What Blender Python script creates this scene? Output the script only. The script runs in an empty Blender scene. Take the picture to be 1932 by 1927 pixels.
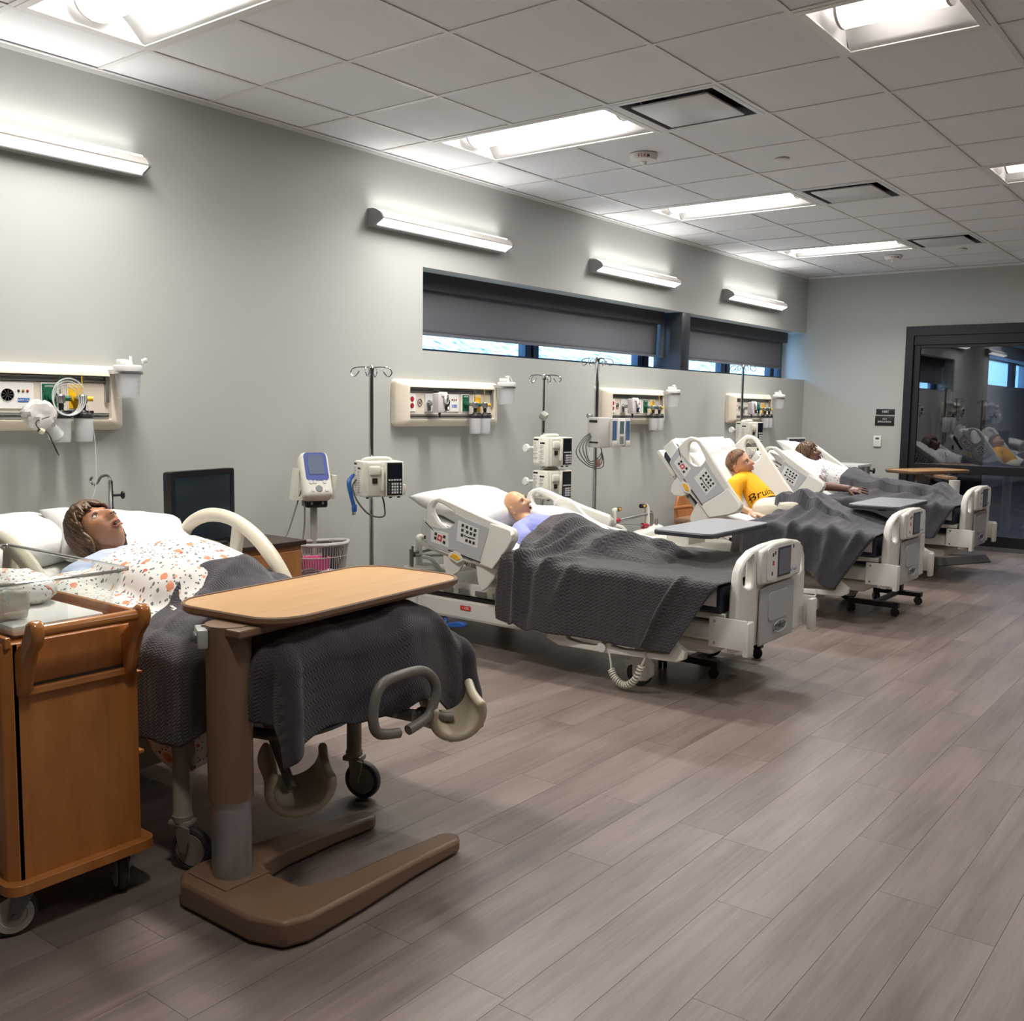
import bpy, bmesh, math, random
from mathutils import Vector, Matrix, Euler, noise
from mathutils.bvhtree import BVHTree
random.seed(7)
S = bpy.context.scene
C = S.collection
PI = math.pi
R = math.radians

# ------------------------------------------------------------------ camera, world, exposure
cd = bpy.data.cameras.new('camera'); cam = bpy.data.objects.new('camera', cd); C.objects.link(cam)
yaw, pitch, roll = 0.6573, -0.1034, 0.0135
_f = Vector((-math.sin(yaw)*math.cos(pitch), math.cos(yaw)*math.cos(pitch), math.sin(pitch)))
_r = Vector((math.cos(yaw), math.sin(yaw), 0)); _u = _r.cross(_f)
_r2 = _r*math.cos(roll)+_u*math.sin(roll); _u2 = -_r*math.sin(roll)+_u*math.cos(roll)
mw = Matrix((_r2, _u2, -_f)).transposed().to_4x4(); mw.translation = (4.505, 0, 1.45)
cam.matrix_world = mw
cd.sensor_width = 36; cd.lens = 1883.25/1932*36; cd.clip_start = 0.05; cd.clip_end = 200
S.camera = cam
w = bpy.data.worlds.new('sky'); S.world = w; w.use_nodes = True
w.node_tree.nodes['Background'].inputs[0].default_value = (0.36, 0.63, 1.0, 1)
w.node_tree.nodes['Background'].inputs[1].default_value = 16.0
S.view_settings.view_transform = 'Standard'; S.view_settings.look = 'None'; S.view_settings.gamma = 1
S.view_settings.use_curve_mapping = False
S.view_settings.exposure = 0.0
S.cycles.use_denoising = True
S.cycles.max_bounces = 8; S.cycles.diffuse_bounces = 5; S.cycles.glossy_bounces = 4
S.cycles.transparent_max_bounces = 12; S.cycles.transmission_bounces = 6
S.cycles.sample_clamp_indirect = 6.0
GLOW, GLOW_SQ, GLOW_WALL = 20., 8., 2.6       # what a lit lens shows; the light itself comes from the lamp behind it
P_LONG, P_SQUARE, P_UP, P_DOWN = 31., 14., 1.6, 2.4     # watts
LAMP = (1.0, .955, .90)

# ------------------------------------------------------------------ materials
def lin(c):
    return tuple(((v/255)/12.92 if v/255 <= .04045 else ((v/255+.055)/1.055)**2.4) for v in c)
_M = {}
def mat(name, col=(200, 200, 200), rough=.5, metal=0., bump=None, var=None, emit=None, spec=None, coat=0., stretch=None, coord='Object', sheen=0.):
    """bump=(scale,strength,dist); var=(scale,amount) darkens by noise; stretch=(x,y,z) scales the texture space"""
    if name in _M: return _M[name]
    m = bpy.data.materials.new(name); m.use_nodes = True; nt = m.node_tree; N = nt.nodes; L = nt.links
    b = N['Principled BSDF']; c = lin(col)
    b.inputs['Base Color'].default_value = (*c, 1); b.inputs['Roughness'].default_value = rough; b.inputs['Metallic'].default_value = metal
    if spec is not None: b.inputs['Specular IOR Level'].default_value = spec
    if coat: b.inputs['Coat Weight'].default_value = coat; b.inputs['Coat Roughness'].default_value = .12
    if sheen: b.inputs['Sheen Weight'].default_value = sheen
    if emit:
        b.inputs['Emission Color'].default_value = (*lin(emit[0]), 1); b.inputs['Emission Strength'].default_value = emit[1]
    if bump or var:
        tc = N.new('ShaderNodeTexCoord'); mp = N.new('ShaderNodeMapping'); L.new(tc.outputs[coord], mp.inputs[0])
        if stretch: mp.inputs['Scale'].default_value = stretch
        if var:
            n = N.new('ShaderNodeTexNoise'); n.inputs['Scale'].default_value = var[0]; n.inputs['Detail'].default_value = 5
            L.new(mp.outputs[0], n.inputs[0])
            mx = N.new('ShaderNodeMix'); mx.data_type = 'RGBA'
            mx.inputs[6].default_value = (*[v*(1-var[1]) for v in c], 1); mx.inputs[7].default_value = (*[min(1, v*(1+var[1])) for v in c], 1)
            rp = N.new('ShaderNodeMapRange'); rp.inputs[1].default_value = .3; rp.inputs[2].default_value = .7
            L.new(n.outputs[0], rp.inputs[0]); L.new(rp.outputs[0], mx.inputs[0]); L.new(mx.outputs[2], b.inputs['Base Color'])
        if bump:
            n = N.new('ShaderNodeTexNoise'); n.inputs['Scale'].default_value = bump[0]; n.inputs['Detail'].default_value = 3
            L.new(mp.outputs[0], n.inputs[0])
            bp = N.new('ShaderNodeBump'); bp.inputs['Strength'].default_value = bump[1]; bp.inputs['Distance'].default_value = bump[2] if len(bump) > 2 else .002
            L.new(n.outputs[0], bp.inputs['Height']); L.new(bp.outputs[0], b.inputs['Normal'])
    _M[name] = m
    return m

def clear(name, tint=(245, 248, 250), refl=1.0, rough=.02, edge=0.0):
    """thin clear pane: straight-through transmission plus fresnel gloss"""
    if name in _M: return _M[name]
    m = bpy.data.materials.new(name); m.use_nodes = True; nt = m.node_tree; N = nt.nodes; L = nt.links
    N.remove(N['Principled BSDF'])
    t = N.new('ShaderNodeBsdfTransparent'); t.inputs[0].default_value = (*lin(tint), 1)
    g = N.new('ShaderNodeBsdfGlossy'); g.inputs['Roughness'].default_value = rough; g.inputs[0].default_value = (.95, .97, 1, 1)
    fr = N.new('ShaderNodeFresnel'); ge = N.new('ShaderNodeNewGeometry'); io = N.new('ShaderNodeMapRange')   # same gloss on both faces of the sheet
    io.inputs[3].default_value = 1.5; io.inputs[4].default_value = 1/1.5; L.new(ge.outputs['Backfacing'], io.inputs[0]); L.new(io.outputs[0], fr.inputs[0])
    ml = N.new('ShaderNodeMath'); ml.operation = 'MULTIPLY_ADD'; ml.inputs[1].default_value = refl; ml.inputs[2].default_value = edge; ml.use_clamp = True
    L.new(fr.outputs[0], ml.inputs[0])
    mx = N.new('ShaderNodeMixShader'); L.new(ml.outputs[0], mx.inputs[0]); L.new(t.outputs[0], mx.inputs[1]); L.new(g.outputs[0], mx.inputs[2])
    L.new(mx.outputs[0], N['Material Output'].inputs[0])
    _M[name] = m
    return m

def milky(name, col=(225, 228, 230), alpha=.35):
    """translucent plastic: mix of transparent, diffuse and a little gloss"""
    if name in _M: return _M[name]
    m = mat(name, col, .25); b = m.node_tree.nodes['Principled BSDF']; b.inputs['Alpha'].default_value = alpha
    return m

def wood(name, c1, c2, scale=6., stretch=(1, 12, 12), rough=.35, coat=.0, fine=.5):
    if name in _M: return _M[name]
    m = bpy.data.materials.new(name); m.use_nodes = True; nt = m.node_tree; N = nt.nodes; L = nt.links; b = N['Principled BSDF']
    b.inputs['Roughness'].default_value = rough
    if coat: b.inputs['Coat Weight'].default_value = coat; b.inputs['Coat Roughness'].default_value = .15
    tc = N.new('ShaderNodeTexCoord'); mp = N.new('ShaderNodeMapping'); mp.inputs['Scale'].default_value = stretch; L.new(tc.outputs['Object'], mp.inputs[0])
    n = N.new('ShaderNodeTexNoise'); n.inputs['Scale'].default_value = scale; n.inputs['Detail'].default_value = 8; n.inputs['Roughness'].default_value = .65; n.inputs['Distortion'].default_value = .6
    L.new(mp.outputs[0], n.inputs[0])
    n2 = N.new('ShaderNodeTexNoise'); n2.inputs['Scale'].default_value = scale*.35; L.new(mp.outputs[0], n2.inputs[0])
    a = N.new('ShaderNodeMath'); a.operation = 'MULTIPLY_ADD'; a.inputs[1].default_value = fine; L.new(n.outputs[0], a.inputs[0])
    a2 = N.new('ShaderNodeMath'); a2.operation = 'MULTIPLY'; a2.inputs[1].default_value = 1-fine; L.new(n2.outputs[0], a2.inputs[0]); L.new(a2.outputs[0], a.inputs[2])
    rp = N.new('ShaderNodeMapRange'); rp.inputs[1].default_value = .33; rp.inputs[2].default_value = .67; L.new(a.outputs[0], rp.inputs[0])
    mx = N.new('ShaderNodeMix'); mx.data_type = 'RGBA'; mx.inputs[6].default_value = (*lin(c1), 1); mx.inputs[7].default_value = (*lin(c2), 1)
    L.new(rp.outputs[0], mx.inputs[0]); L.new(mx.outputs[2], b.inputs['Base Color'])
    bp = N.new('ShaderNodeBump'); bp.inputs['Strength'].default_value = .08; bp.inputs['Distance'].default_value = .001; L.new(n.outputs[0], bp.inputs['Height']); L.new(bp.outputs[0], b.inputs['Normal'])
    _M[name] = m
    return m

def plank_mat(name):
    """grey-brown vinyl wood: each plank takes its own tone and grain from its own random number"""
    m = bpy.data.materials.new(name); m.use_nodes = True; nt = m.node_tree; N = nt.nodes; L = nt.links; b = N['Principled BSDF']
    b.inputs['Roughness'].default_value = .36; b.inputs['Specular IOR Level'].default_value = .5
    oi = N.new('ShaderNodeObjectInfo'); tc = N.new('ShaderNodeTexCoord')
    ad = N.new('ShaderNodeVectorMath'); ad.operation = 'MULTIPLY_ADD'; ad.inputs[1].default_value = (1, 1, 1)
    sc = N.new('ShaderNodeVectorMath'); sc.operation = 'SCALE'; sc.inputs[0].default_value = (13.7, 5.1, 9.3); L.new(oi.outputs['Random'], sc.inputs['Scale'])
    L.new(tc.outputs['Object'], ad.inputs[0]); L.new(sc.outputs[0], ad.inputs[2])
    mp = N.new('ShaderNodeMapping'); mp.inputs['Scale'].default_value = (1.3, 26, 26); L.new(ad.outputs[0], mp.inputs[0])
    n = N.new('ShaderNodeTexNoise'); n.inputs['Scale'].default_value = 1.6; n.inputs['Detail'].default_value = 9; n.inputs['Roughness'].default_value = .7; n.inputs['Distortion'].default_value = .5; L.new(mp.outputs[0], n.inputs[0])
    mp2 = N.new('ShaderNodeMapping'); mp2.inputs['Scale'].default_value = (.9, 5, 5); L.new(ad.outputs[0], mp2.inputs[0])
    n2 = N.new('ShaderNodeTexNoise'); n2.inputs['Scale'].default_value = 1.3; n2.inputs['Detail'].default_value = 3; L.new(mp2.outputs[0], n2.inputs[0])
    s = N.new('ShaderNodeMath'); s.operation = 'ADD'; L.new(n.outputs[0], s.inputs[0]); L.new(n2.outputs[0], s.inputs[1])
    rv = N.new('ShaderNodeMath'); rv.operation = 'MULTIPLY_ADD'; rv.inputs[1].default_value = .12; L.new(oi.outputs['Random'], rv.inputs[0]); L.new(s.outputs[0], rv.inputs[2])
    cr = N.new('ShaderNodeValToRGB'); cr.color_ramp.elements[0].position = .36; cr.color_ramp.elements[1].position = .78
    hf = N.new('ShaderNodeMath'); hf.operation = 'MULTIPLY'; hf.inputs[1].default_value = .5; L.new(rv.outputs[0], hf.inputs[0])
    L.new(hf.outputs[0], cr.inputs[0])
    cr.color_ramp.elements[0].color = (*lin((99, 87, 80)), 1); cr.color_ramp.elements[1].color = (*lin((150, 136, 128)), 1)
    L.new(cr.outputs[0], b.inputs['Base Color'])
    bp = N.new('ShaderNodeBump'); bp.inputs['Strength'].default_value = .12; bp.inputs['Distance'].default_value = .001; L.new(n.outputs[0], bp.inputs['Height']); L.new(bp.outputs[0], b.inputs['Normal'])
    _M[name] = m
    return m

def _uvn(N, L, sx, sy):
    tc = N.new('ShaderNodeTexCoord'); mp = N.new('ShaderNodeMapping'); mp.inputs['Scale'].default_value = (sx, sy, 1); L.new(tc.outputs['UV'], mp.inputs[0])
    return mp

def quilt_mat(name, col, pitch=.02, zig=.034, strength=.35):
    """woven zig-zag coverlet; UV is cloth metres"""
    m = bpy.data.materials.new(name); m.use_nodes = True; nt = m.node_tree; N = nt.nodes; L = nt.links; b = N['Principled BSDF']
    b.inputs['Roughness'].default_value = .85; b.inputs['Sheen Weight'].default_value = .25; b.inputs['Sheen Roughness'].default_value = .5
    mp = _uvn(N, L, 1, 1); sx = N.new('ShaderNodeSeparateXYZ'); L.new(mp.outputs[0], sx.inputs[0])
    pp = N.new('ShaderNodeMath'); pp.operation = 'PINGPONG'; pp.inputs[1].default_value = zig/2; L.new(sx.outputs[0], pp.inputs[0])
    ad = N.new('ShaderNodeMath'); ad.operation = 'MULTIPLY_ADD'; ad.inputs[1].default_value = .75; L.new(pp.outputs[0], ad.inputs[0]); L.new(sx.outputs[1], ad.inputs[2])
    ml = N.new('ShaderNodeMath'); ml.operation = 'MULTIPLY'; ml.inputs[1].default_value = 2*PI/pitch; L.new(ad.outputs[0], ml.inputs[0])
    sn = N.new('ShaderNodeMath'); sn.operation = 'SINE'; L.new(ml.outputs[0], sn.inputs[0])
    nz = N.new('ShaderNodeTexNoise'); nz.inputs['Scale'].default_value = 30; nz.inputs['Detail'].default_value = 4; L.new(mp.outputs[0], nz.inputs[0])
    mx = N.new('ShaderNodeMix'); mx.data_type = 'RGBA'; c = lin(col)
    mx.inputs[6].default_value = (*[v*.74 for v in c], 1); mx.inputs[7].default_value = (*[v*1.22 for v in c], 1)
    ma = N.new('ShaderNodeMapRange'); ma.inputs[1].default_value = -1.2; ma.inputs[2].default_value = 1.2
    L.new(sn.outputs[0], ma.inputs[0])
    av = N.new('ShaderNodeMath'); av.operation = 'MULTIPLY_ADD'; av.inputs[1].default_value = .5; L.new(ma.outputs[0], av.inputs[0])
    n5 = N.new('ShaderNodeMath'); n5.operation = 'MULTIPLY'; n5.inputs[1].default_value = .5; L.new(nz.outputs[0], n5.inputs[0]); L.new(n5.outputs[0], av.inputs[2])
    L.new(av.outputs[0], mx.inputs[0]); L.new(mx.outputs[2], b.inputs['Base Color'])
    bp = N.new('ShaderNodeBump'); bp.inputs['Strength'].default_value = strength; bp.inputs['Distance'].default_value = .004; L.new(sn.outputs[0], bp.inputs['Height']); L.new(bp.outputs[0], b.inputs['Normal'])
    _M[name] = m
    return m

def print_mat(name, base, layers, bump=True):
    """printed cloth: layers=[(scale, radius, colour, keep)] of voronoi blots on UV metres"""
    m = bpy.data.materials.new(name); m.use_nodes = True; nt = m.node_tree; N = nt.nodes; L = nt.links; b = N['Principled BSDF']
    b.inputs['Roughness'].default_value = .9
    cur = None
    mp = _uvn(N, L, 1, 1)
    wn = N.new('ShaderNodeTexNoise'); wn.inputs['Scale'].default_value = 90; wn.inputs['Detail'].default_value = 2; L.new(mp.outputs[0], wn.inputs[0])
    for k, (sc, rad, col, keep) in enumerate(layers):
        of = N.new('ShaderNodeVectorMath'); of.operation = 'ADD'; of.inputs[1].default_value = (k*3.17, k*1.71, 0); L.new(mp.outputs[0], of.inputs[0])
        ws = N.new('ShaderNodeVectorMath'); ws.operation = 'SCALE'; ws.inputs['Scale'].default_value = .55*rad/sc*2; L.new(wn.outputs['Color'], ws.inputs[0])
        o2 = N.new('ShaderNodeVectorMath'); o2.operation = 'ADD'; L.new(of.outputs[0], o2.inputs[0]); L.new(ws.outputs[0], o2.inputs[1])
        v = N.new('ShaderNodeTexVoronoi'); v.voronoi_dimensions = '2D'; v.inputs['Scale'].default_value = sc; L.new(o2.outputs[0], v.inputs['Vector'])
        lt = N.new('ShaderNodeMath'); lt.operation = 'LESS_THAN'; lt.inputs[1].default_value = rad; L.new(v.outputs['Distance'], lt.inputs[0])
        sp = N.new('ShaderNodeSeparateColor'); L.new(v.outputs['Color'], sp.inputs[0])
        kp = N.new('ShaderNodeMath'); kp.operation = 'LESS_THAN'; kp.inputs[1].default_value = keep; L.new(sp.outputs[0], kp.inputs[0])
        mm = N.new('ShaderNodeMath'); mm.operation = 'MULTIPLY'; L.new(lt.outputs[0], mm.inputs[0]); L.new(kp.outputs[0], mm.inputs[1])
        mx = N.new('ShaderNodeMix'); mx.data_type = 'RGBA'; mx.inputs[7].default_value = (*lin(col), 1)
        if cur is None: mx.inputs[6].default_value = (*lin(base), 1)
        else: L.new(cur, mx.inputs[6])
        L.new(mm.outputs[0], mx.inputs[0]); cur = mx.outputs[2]
    L.new(cur, b.inputs['Base Color'])
    _M[name] = m
    return m

# ------------------------------------------------------------------ mesh builder
def catmull(P, n=6, closed=False):
    P = [Vector(p) for p in P]; out = []; m = len(P)
    for i in range(m if closed else m-1):
        g = (lambda k: P[k % m]) if closed else (lambda k: P[max(0, min(m-1, k))])
        a, b, c, d = g(i-1), g(i), g(i+1), g(i+2)
        for k in range(n):
            t = k/n
            out.append(.5*((2*b)+(c-a)*t+(2*a-5*b+4*c-d)*t*t+(3*b-a-3*c+d)*t**3))
    if not closed: out.append(P[-1])
    return out

def rrect(w, h, r, n=4, cx=0, cy=0):
    o = []
    for sx, sy, a0 in ((1, 1, 0), (-1, 1, 90), (-1, -1, 180), (1, -1, 270)):
        for k in range(n+1):
            a = R(a0+90*k/n); o.append((cx+sx*(w/2-r)+r*math.cos(a), cy+sy*(h/2-r)+r*math.sin(a)))
    return o

AX = {'xy': Matrix.Identity(3), 'xz': Matrix(((1, 0, 0), (0, 0, -1), (0, 1, 0))), 'yz': Matrix(((0, 0, 1), (1, 0, 0), (0, 1, 0)))}

class B:
    def __init__(s): s.bm = bmesh.new(); s.uv = None
    def _tx(s, vs, c, rot):
        for v in vs:
            if rot is not None: v.co = rot @ v.co
            v.co += Vector(c)
    def box(s, c, d, rot=None, bev=0., seg=2):
        r = bmesh.ops.create_cube(s.bm, size=1); vs = r['verts']
        for v in vs: v.co = Vector((v.co.x*d[0], v.co.y*d[1], v.co.z*d[2]))
        if bev:
            es = list({e for v in vs for e in v.link_edges})
            rr = bmesh.ops.bevel(s.bm, geom=es, offset=bev, segments=seg, affect='EDGES', profile=.5)
            vs = list({v for f in rr['faces'] for v in f.verts} | {v for v in vs if v.is_valid})
        s._tx(vs, c, rot.to_3x3() if rot is not None else None); return s
    def bx(s, x0, x1, y0, y1, z0, z1, bev=0.): return s.box(((x0+x1)/2, (y0+y1)/2, (z0+z1)/2), (abs(x1-x0), abs(y1-y0), abs(z1-z0)), None, bev)
    def ring(s, c, u, v, r, n): return [s.bm.verts.new(c+(u*math.cos(2*PI*k/n)+v*math.sin(2*PI*k/n))*r) for k in range(n)]
    def tube(s, P, r, n=8, closed=False, sm=0, cap=True, flat=1.):
        P = catmull(P, sm, closed) if sm else [Vector(p) for p in P]; m = len(P)
        rs = r if isinstance(r, (list, tuple)) else [r]*m
        if len(rs) != m: rs = [rs[min(len(rs)-2, int(i/(m-1)*(len(rs)-1)))]*(1-((i/(m-1)*(len(rs)-1)) - min(len(rs)-2, int(i/(m-1)*(len(rs)-1)))))+rs[min(len(rs)-2, int(i/(m-1)*(len(rs)-1)))+1]*((i/(m-1)*(len(rs)-1)) - min(len(rs)-2, int(i/(m-1)*(len(rs)-1)))) for i in range(m)]
        rings = []; up = None
        for i in range(m):
            a = P[(i-1) % m] if (closed or i > 0) else P[i]; b = P[(i+1) % m] if (closed or i < m-1) else P[i]
            t = (b-a); t = t.normalized() if t.length > 1e-9 else Vector((0, 0, 1))
            if up is None:
                up = Vector((0, 0, 1)) if abs(t.z) < .9 else Vector((1, 0, 0))
            u = (up-t*up.dot(t)); u = u.normalized() if u.length > 1e-6 else t.orthogonal().normalized(); v = t.cross(u); up = u
            rings.append(s.ring(P[i], u, v*flat, rs[i], n))
        for i in range(m if closed else m-1):
            A, Bb = rings[i], rings[(i+1) % m]
            for k in range(n): s.bm.faces.new((A[k], A[(k+1) % n], Bb[(k+1) % n], Bb[k]))
        if not closed and cap:
            for rg, fl in ((rings[0], True), (rings[-1], False)):
                s.bm.faces.new(list(reversed(rg)) if fl else rg)
        return s
    def cyl(s, p, q, r, r2=None, n=16): return s.tube([p, q], [r, r if r2 is None else r2], n)
    def lathe(s, prof, c=(0, 0, 0), rot=None, n=24):
        rings = []; new = []
        for (r, z) in prof:
            if r < 1e-6: v = s.bm.verts.new((0, 0, z)); rings.append([v]); new.append(v)
            else:
                rg = [s.bm.verts.new((r*math.cos(2*PI*k/n), r*math.sin(2*PI*k/n), z)) for k in range(n)]; rings.append(rg); new += rg
        for A, Bb in zip(rings, rings[1:]):
            for k in range(n):
                k2 = (k+1) % n
                if len(A) == 1 and len(Bb) == 1: continue
                if len(A) == 1: s.bm.faces.new((A[0], Bb[k2], Bb[k]))
                elif len(Bb) == 1: s.bm.faces.new((A[k], A[k2], Bb[0]))
                else: s.bm.faces.new((A[k], A[k2], Bb[k2], Bb[k]))
        s._tx(new, c, rot.to_3x3() if rot is not None else None); return s
    def ball(s, c, d, rot=None, n=16):
        m = max(6, n*2//3)
        return s.lathe([(math.sin(PI*i/m), -math.cos(PI*i/m)) for i in range(m+1)], c, (rot.to_3x3() if rot is not None else Matrix.Identity(3)) @ Matrix.Diagonal(Vector(d if hasattr(d, '__len__') else (d, d, d))), n)
    def prism(s, out, t, ax='xy', o=(0, 0, 0), holes=(), rot=None):
        """outline in (u,v), extruded by t along w; ax picks the plane"""
        A = AX[ax]; vs = []; es = []
        for lp in [out]+list(holes):
            vv = [s.bm.verts.new(A @ Vector((p[0], p[1], 0))) for p in lp]; vs += vv
            es += [s.bm.edges.new((vv[i], vv[(i+1) % len(vv)])) for i in range(len(vv))]
        r = bmesh.ops.triangle_fill(s.bm, use_beauty=True, use_dissolve=False, edges=es)
        fs = [g for g in r['geom'] if isinstance(g, bmesh.types.BMFace)]
        e = bmesh.ops.extrude_face_region(s.bm, geom=fs); nv = [g for g in e['geom'] if isinstance(g, bmesh.types.BMVert)]
        d = A @ Vector((0, 0, t))
        for v in nv: v.co += d
        s._tx(vs+nv, o, rot.to_3x3() if rot is not None else None); return s
    def loft(s, loops, cap=True, closed=True):
        rings = [[s.bm.verts.new(p) for p in lp] for lp in loops]; n = len(rings[0])
        for A, Bb in zip(rings, rings[1:]):
            for k in range(n if closed else n-1): s.bm.faces.new((A[k], A[(k+1) % n], Bb[(k+1) % n], Bb[k]))
        if cap and closed: s.bm.faces.new(list(reversed(rings[0]))); s.bm.faces.new(rings[-1])
        return s
    def grid(s, f, nu, nv, uvf=None):
        g = [[s.bm.verts.new(f(i/nu, j/nv)) for j in range(nv+1)] for i in range(nu+1)]
        ul = s.bm.loops.layers.uv.verify() if uvf else None
        for i in range(nu):
            for j in range(nv):
                fc = s.bm.faces.new((g[i][j], g[i+1][j], g[i+1][j+1], g[i][j+1]))
                if ul:
                    for lp, (a, b) in zip(fc.loops, ((i, j), (i+1, j), (i+1, j+1), (i, j+1))): lp[ul].uv = uvf(a/nu, b/nv)
        return s

def obj(name, b, m, parent=None, loc=None, smooth=38, bevel=0., recalc=True, thick=0.):
    bm = b.bm
    if recalc: bmesh.ops.recalc_face_normals(bm, faces=bm.faces)
    me = bpy.data.meshes.new(name); bm.to_mesh(me); bm.free()
    if m is not None: me.materials.append(m)
    if smooth:
        me.shade_smooth()
        if smooth < 180: me.set_sharp_from_angle(angle=R(smooth))
    o = bpy.data.objects.new(name, me); C.objects.link(o)
    if parent is not None: o.parent = parent
    if loc is not None: o.location = loc
    if bevel:
        md = o.modifiers.new('edge', 'BEVEL'); md.width = bevel; md.segments = 2; md.limit_method = 'ANGLE'; md.angle_limit = R(40)
    if thick:
        md = o.modifiers.new('thickness', 'SOLIDIFY'); md.thickness = thick; md.offset = -1
    return o

def tag(o, label, cat, group=None):
    o['label'] = label; o['category'] = cat
    if group: o['group'] = group
    return o
def thing(name, label, cat, loc=(0, 0, 0), rz=0, group=None):
    o = bpy.data.objects.new(name, None); C.objects.link(o); o.location = loc; o.rotation_euler = (0, 0, rz); o.empty_display_size = .1
    return tag(o, label, cat, group)
def struct(name, b, m, parent=None, **k):
    o = obj(name, b, m, parent, **k); o['kind'] = 'structure'; return o
def plab(o, l): o['label'] = l; return o
def kids(o): return [c for c in C.objects if c.parent == o]
def dup(root, loc, rz=0, label=None):
    def cp(o, par):
        c = o.copy(); C.objects.link(c)
        if par is not None: c.parent = par
        for k in ch.get(o.name, []): cp(k, c)
        return c
    ch = {}
    for o in list(C.objects):
        if o.parent: ch.setdefault(o.parent.name, []).append(o)
    r = cp(root, None); r.location = loc; r.rotation_euler = (0, 0, rz)
    if label: r['label'] = label
    return r
def text(s, size, m, parent, loc, rot, name='lettering', depth=.0004, align='CENTER', stretch=1.):
    cu = bpy.data.curves.new(name, 'FONT'); cu.body = s; cu.size = size; cu.extrude = depth; cu.align_x = align; cu.align_y = 'CENTER'; cu.resolution_u = 2
    q = bpy.data.objects.new(name, cu); C.objects.link(q); bpy.context.view_layer.update()
    me = bpy.data.meshes.new_from_object(q.evaluated_get(bpy.context.evaluated_depsgraph_get())); bpy.data.objects.remove(q); me.name = name
    me.materials.clear(); me.materials.append(m)
    o = bpy.data.objects.new(name, me); C.objects.link(o); o.parent = parent; o.location = loc; o.rotation_euler = rot; o.scale = (stretch, 1, 1)
    return o
FACE_X = (R(90), 0, R(90))        # text reading on a face that looks along +X
FACE_NY = (R(90), 0, 0)           # ... along -Y
def lamp(parent, loc, d, sx, sy, power, spread, col=None):
    """rectangular lamp inside a fixture, shining along d"""
    l = bpy.data.lights.new('lamp', 'AREA'); l.shape = 'RECTANGLE'; l.size = sx; l.size_y = sy; l.energy = power; l.color = col or LAMP; l.spread = R(spread)
    o = bpy.data.objects.new('lamp', l); C.objects.link(o); o.parent = parent; o.location = loc
    z = -Vector(d).normalized(); x = Vector((1, 0, 0)) if sx == 0 else None
    return o, z
def aim(o, xaxis, d):
    z = -Vector(d).normalized(); x = Vector(xaxis).normalized(); x = (x-z*x.dot(z)).normalized(); y = z.cross(x)
    o.rotation_euler = Matrix((x, y, z)).transposed().to_euler()
def lerp(a, b, t): return a+(b-a)*t
def sstep(a, b, x):
    t = max(0., min(1., (x-a)/(b-a))); return t*t*(3-2*t)
def gs(x, s): return math.exp(-(x/s)**2)
def nz(x, y, z=0.): return noise.noise((x, y, z))
# ------------------------------------------------------------------ the room
ZC = 2.987; YB = 11.396; T = .6096; X1 = .419; Y0C = 2.631; XR = 9.2; YF = -3.2
SILL, HEAD, WY0 = 1.811, 2.346, 4.857; REC = -.32
m_wall = mat('wall_paint', (177, 179, 175), .62, bump=(220, .06, .001))
m_ceil = mat('ceiling_tile', (234, 236, 240), .95, bump=(260, .35, .0015), var=(160, .05))
m_tee = mat('white_tee', (226, 226, 226), .4)
m_black = mat('black_aluminium', (30, 31, 35), .38, .2)
m_base = mat('rubber_base', (58, 56, 56), .6)
# floor
struct('floor', B().bx(-.4, XR, YF, YB+14.2, -.12, -.0035), mat('floor_joint', (92, 82, 77), .7), smooth=0)
floor = bpy.data.objects['floor']
m_plank = plank_mat('vinyl_plank')
PW, PL = .178, 1.22
pb = B().box((0, 0, -.002), (PL-.0012, PW-.0012, .004))
pmesh = None; npl = 0
for k in range(20):                      # boards run along the bed wall
    x = 1.22+k*PW; ymin = .7; y = ymin-random.random()*PL
    while y < YB and npl < 298:
        if not (x > 3.9 and y > 6):
            if pmesh is None:
                o = obj('plank', pb, m_plank, floor, smooth=0); pmesh = o.data
            else:
                o = bpy.data.objects.new('plank', pmesh); C.objects.link(o); o.parent = floor
            yy = min(y+PL/2, YB-PL/2+.02) if y+PL > YB+.1 else y+PL/2
            o.location = (x, yy, -.0004 if y+PL > YB+.1 else 0); o.rotation_euler = (0, 0, R(90)); npl += 1
        y += PL
fp = B(); k = 0
o = obj('far_planking', B().bx(YF-5, YB+14.1, -XR, .38, -.006, -.0021), m_plank, floor, smooth=0); o['kind'] = 'stuff'; o.rotation_euler = (0, 0, R(90)); fp.bm.free()

# walls
wl = B()
wl.bx(-.42, 0, YF, WY0, 0, 3.3); wl.bx(-.42, 0, WY0, YB, 0, SILL); wl.bx(-.42, 0, WY0, YB, HEAD, 3.3)
wl.bx(-.42, 0, YB, YB+14.2, 0, 1.99); wl.bx(-.42, 0, YB, YB+14.2, 2.54, 3.3); wl.bx(-.42, 0, YB, YB+6, 1.99, 2.54); wl.bx(-.42, 0, YB+13.8, YB+14.2, 1.99, 2.54)
struct('wall_left', wl, m_wall, smooth=0)
DX0, DX1, DZ = 1.14, 4.2, 2.38
wb = B(); wb.bx(-.4, DX0, YB, YB+.13, 0, 3.3); wb.bx(DX0, DX1, YB, YB+.13, DZ, 3.3); wb.bx(DX1, XR, YB, YB+.13, 0, 3.3)
struct('wall_back', wb, m_wall, smooth=0)
struct('wall_right', B().bx(XR, XR+.15, YF, YB+14.2, 0, 3.3), m_wall, smooth=0)
struct('wall_front', B().bx(-.42, XR, YF-.15, YF, 0, 3.3), m_wall, smooth=0)
struct('wall_beyond', B().bx(-.42, XR, YB+14.2, YB+14.35, 0, 3.3), m_wall, smooth=0)
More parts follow.
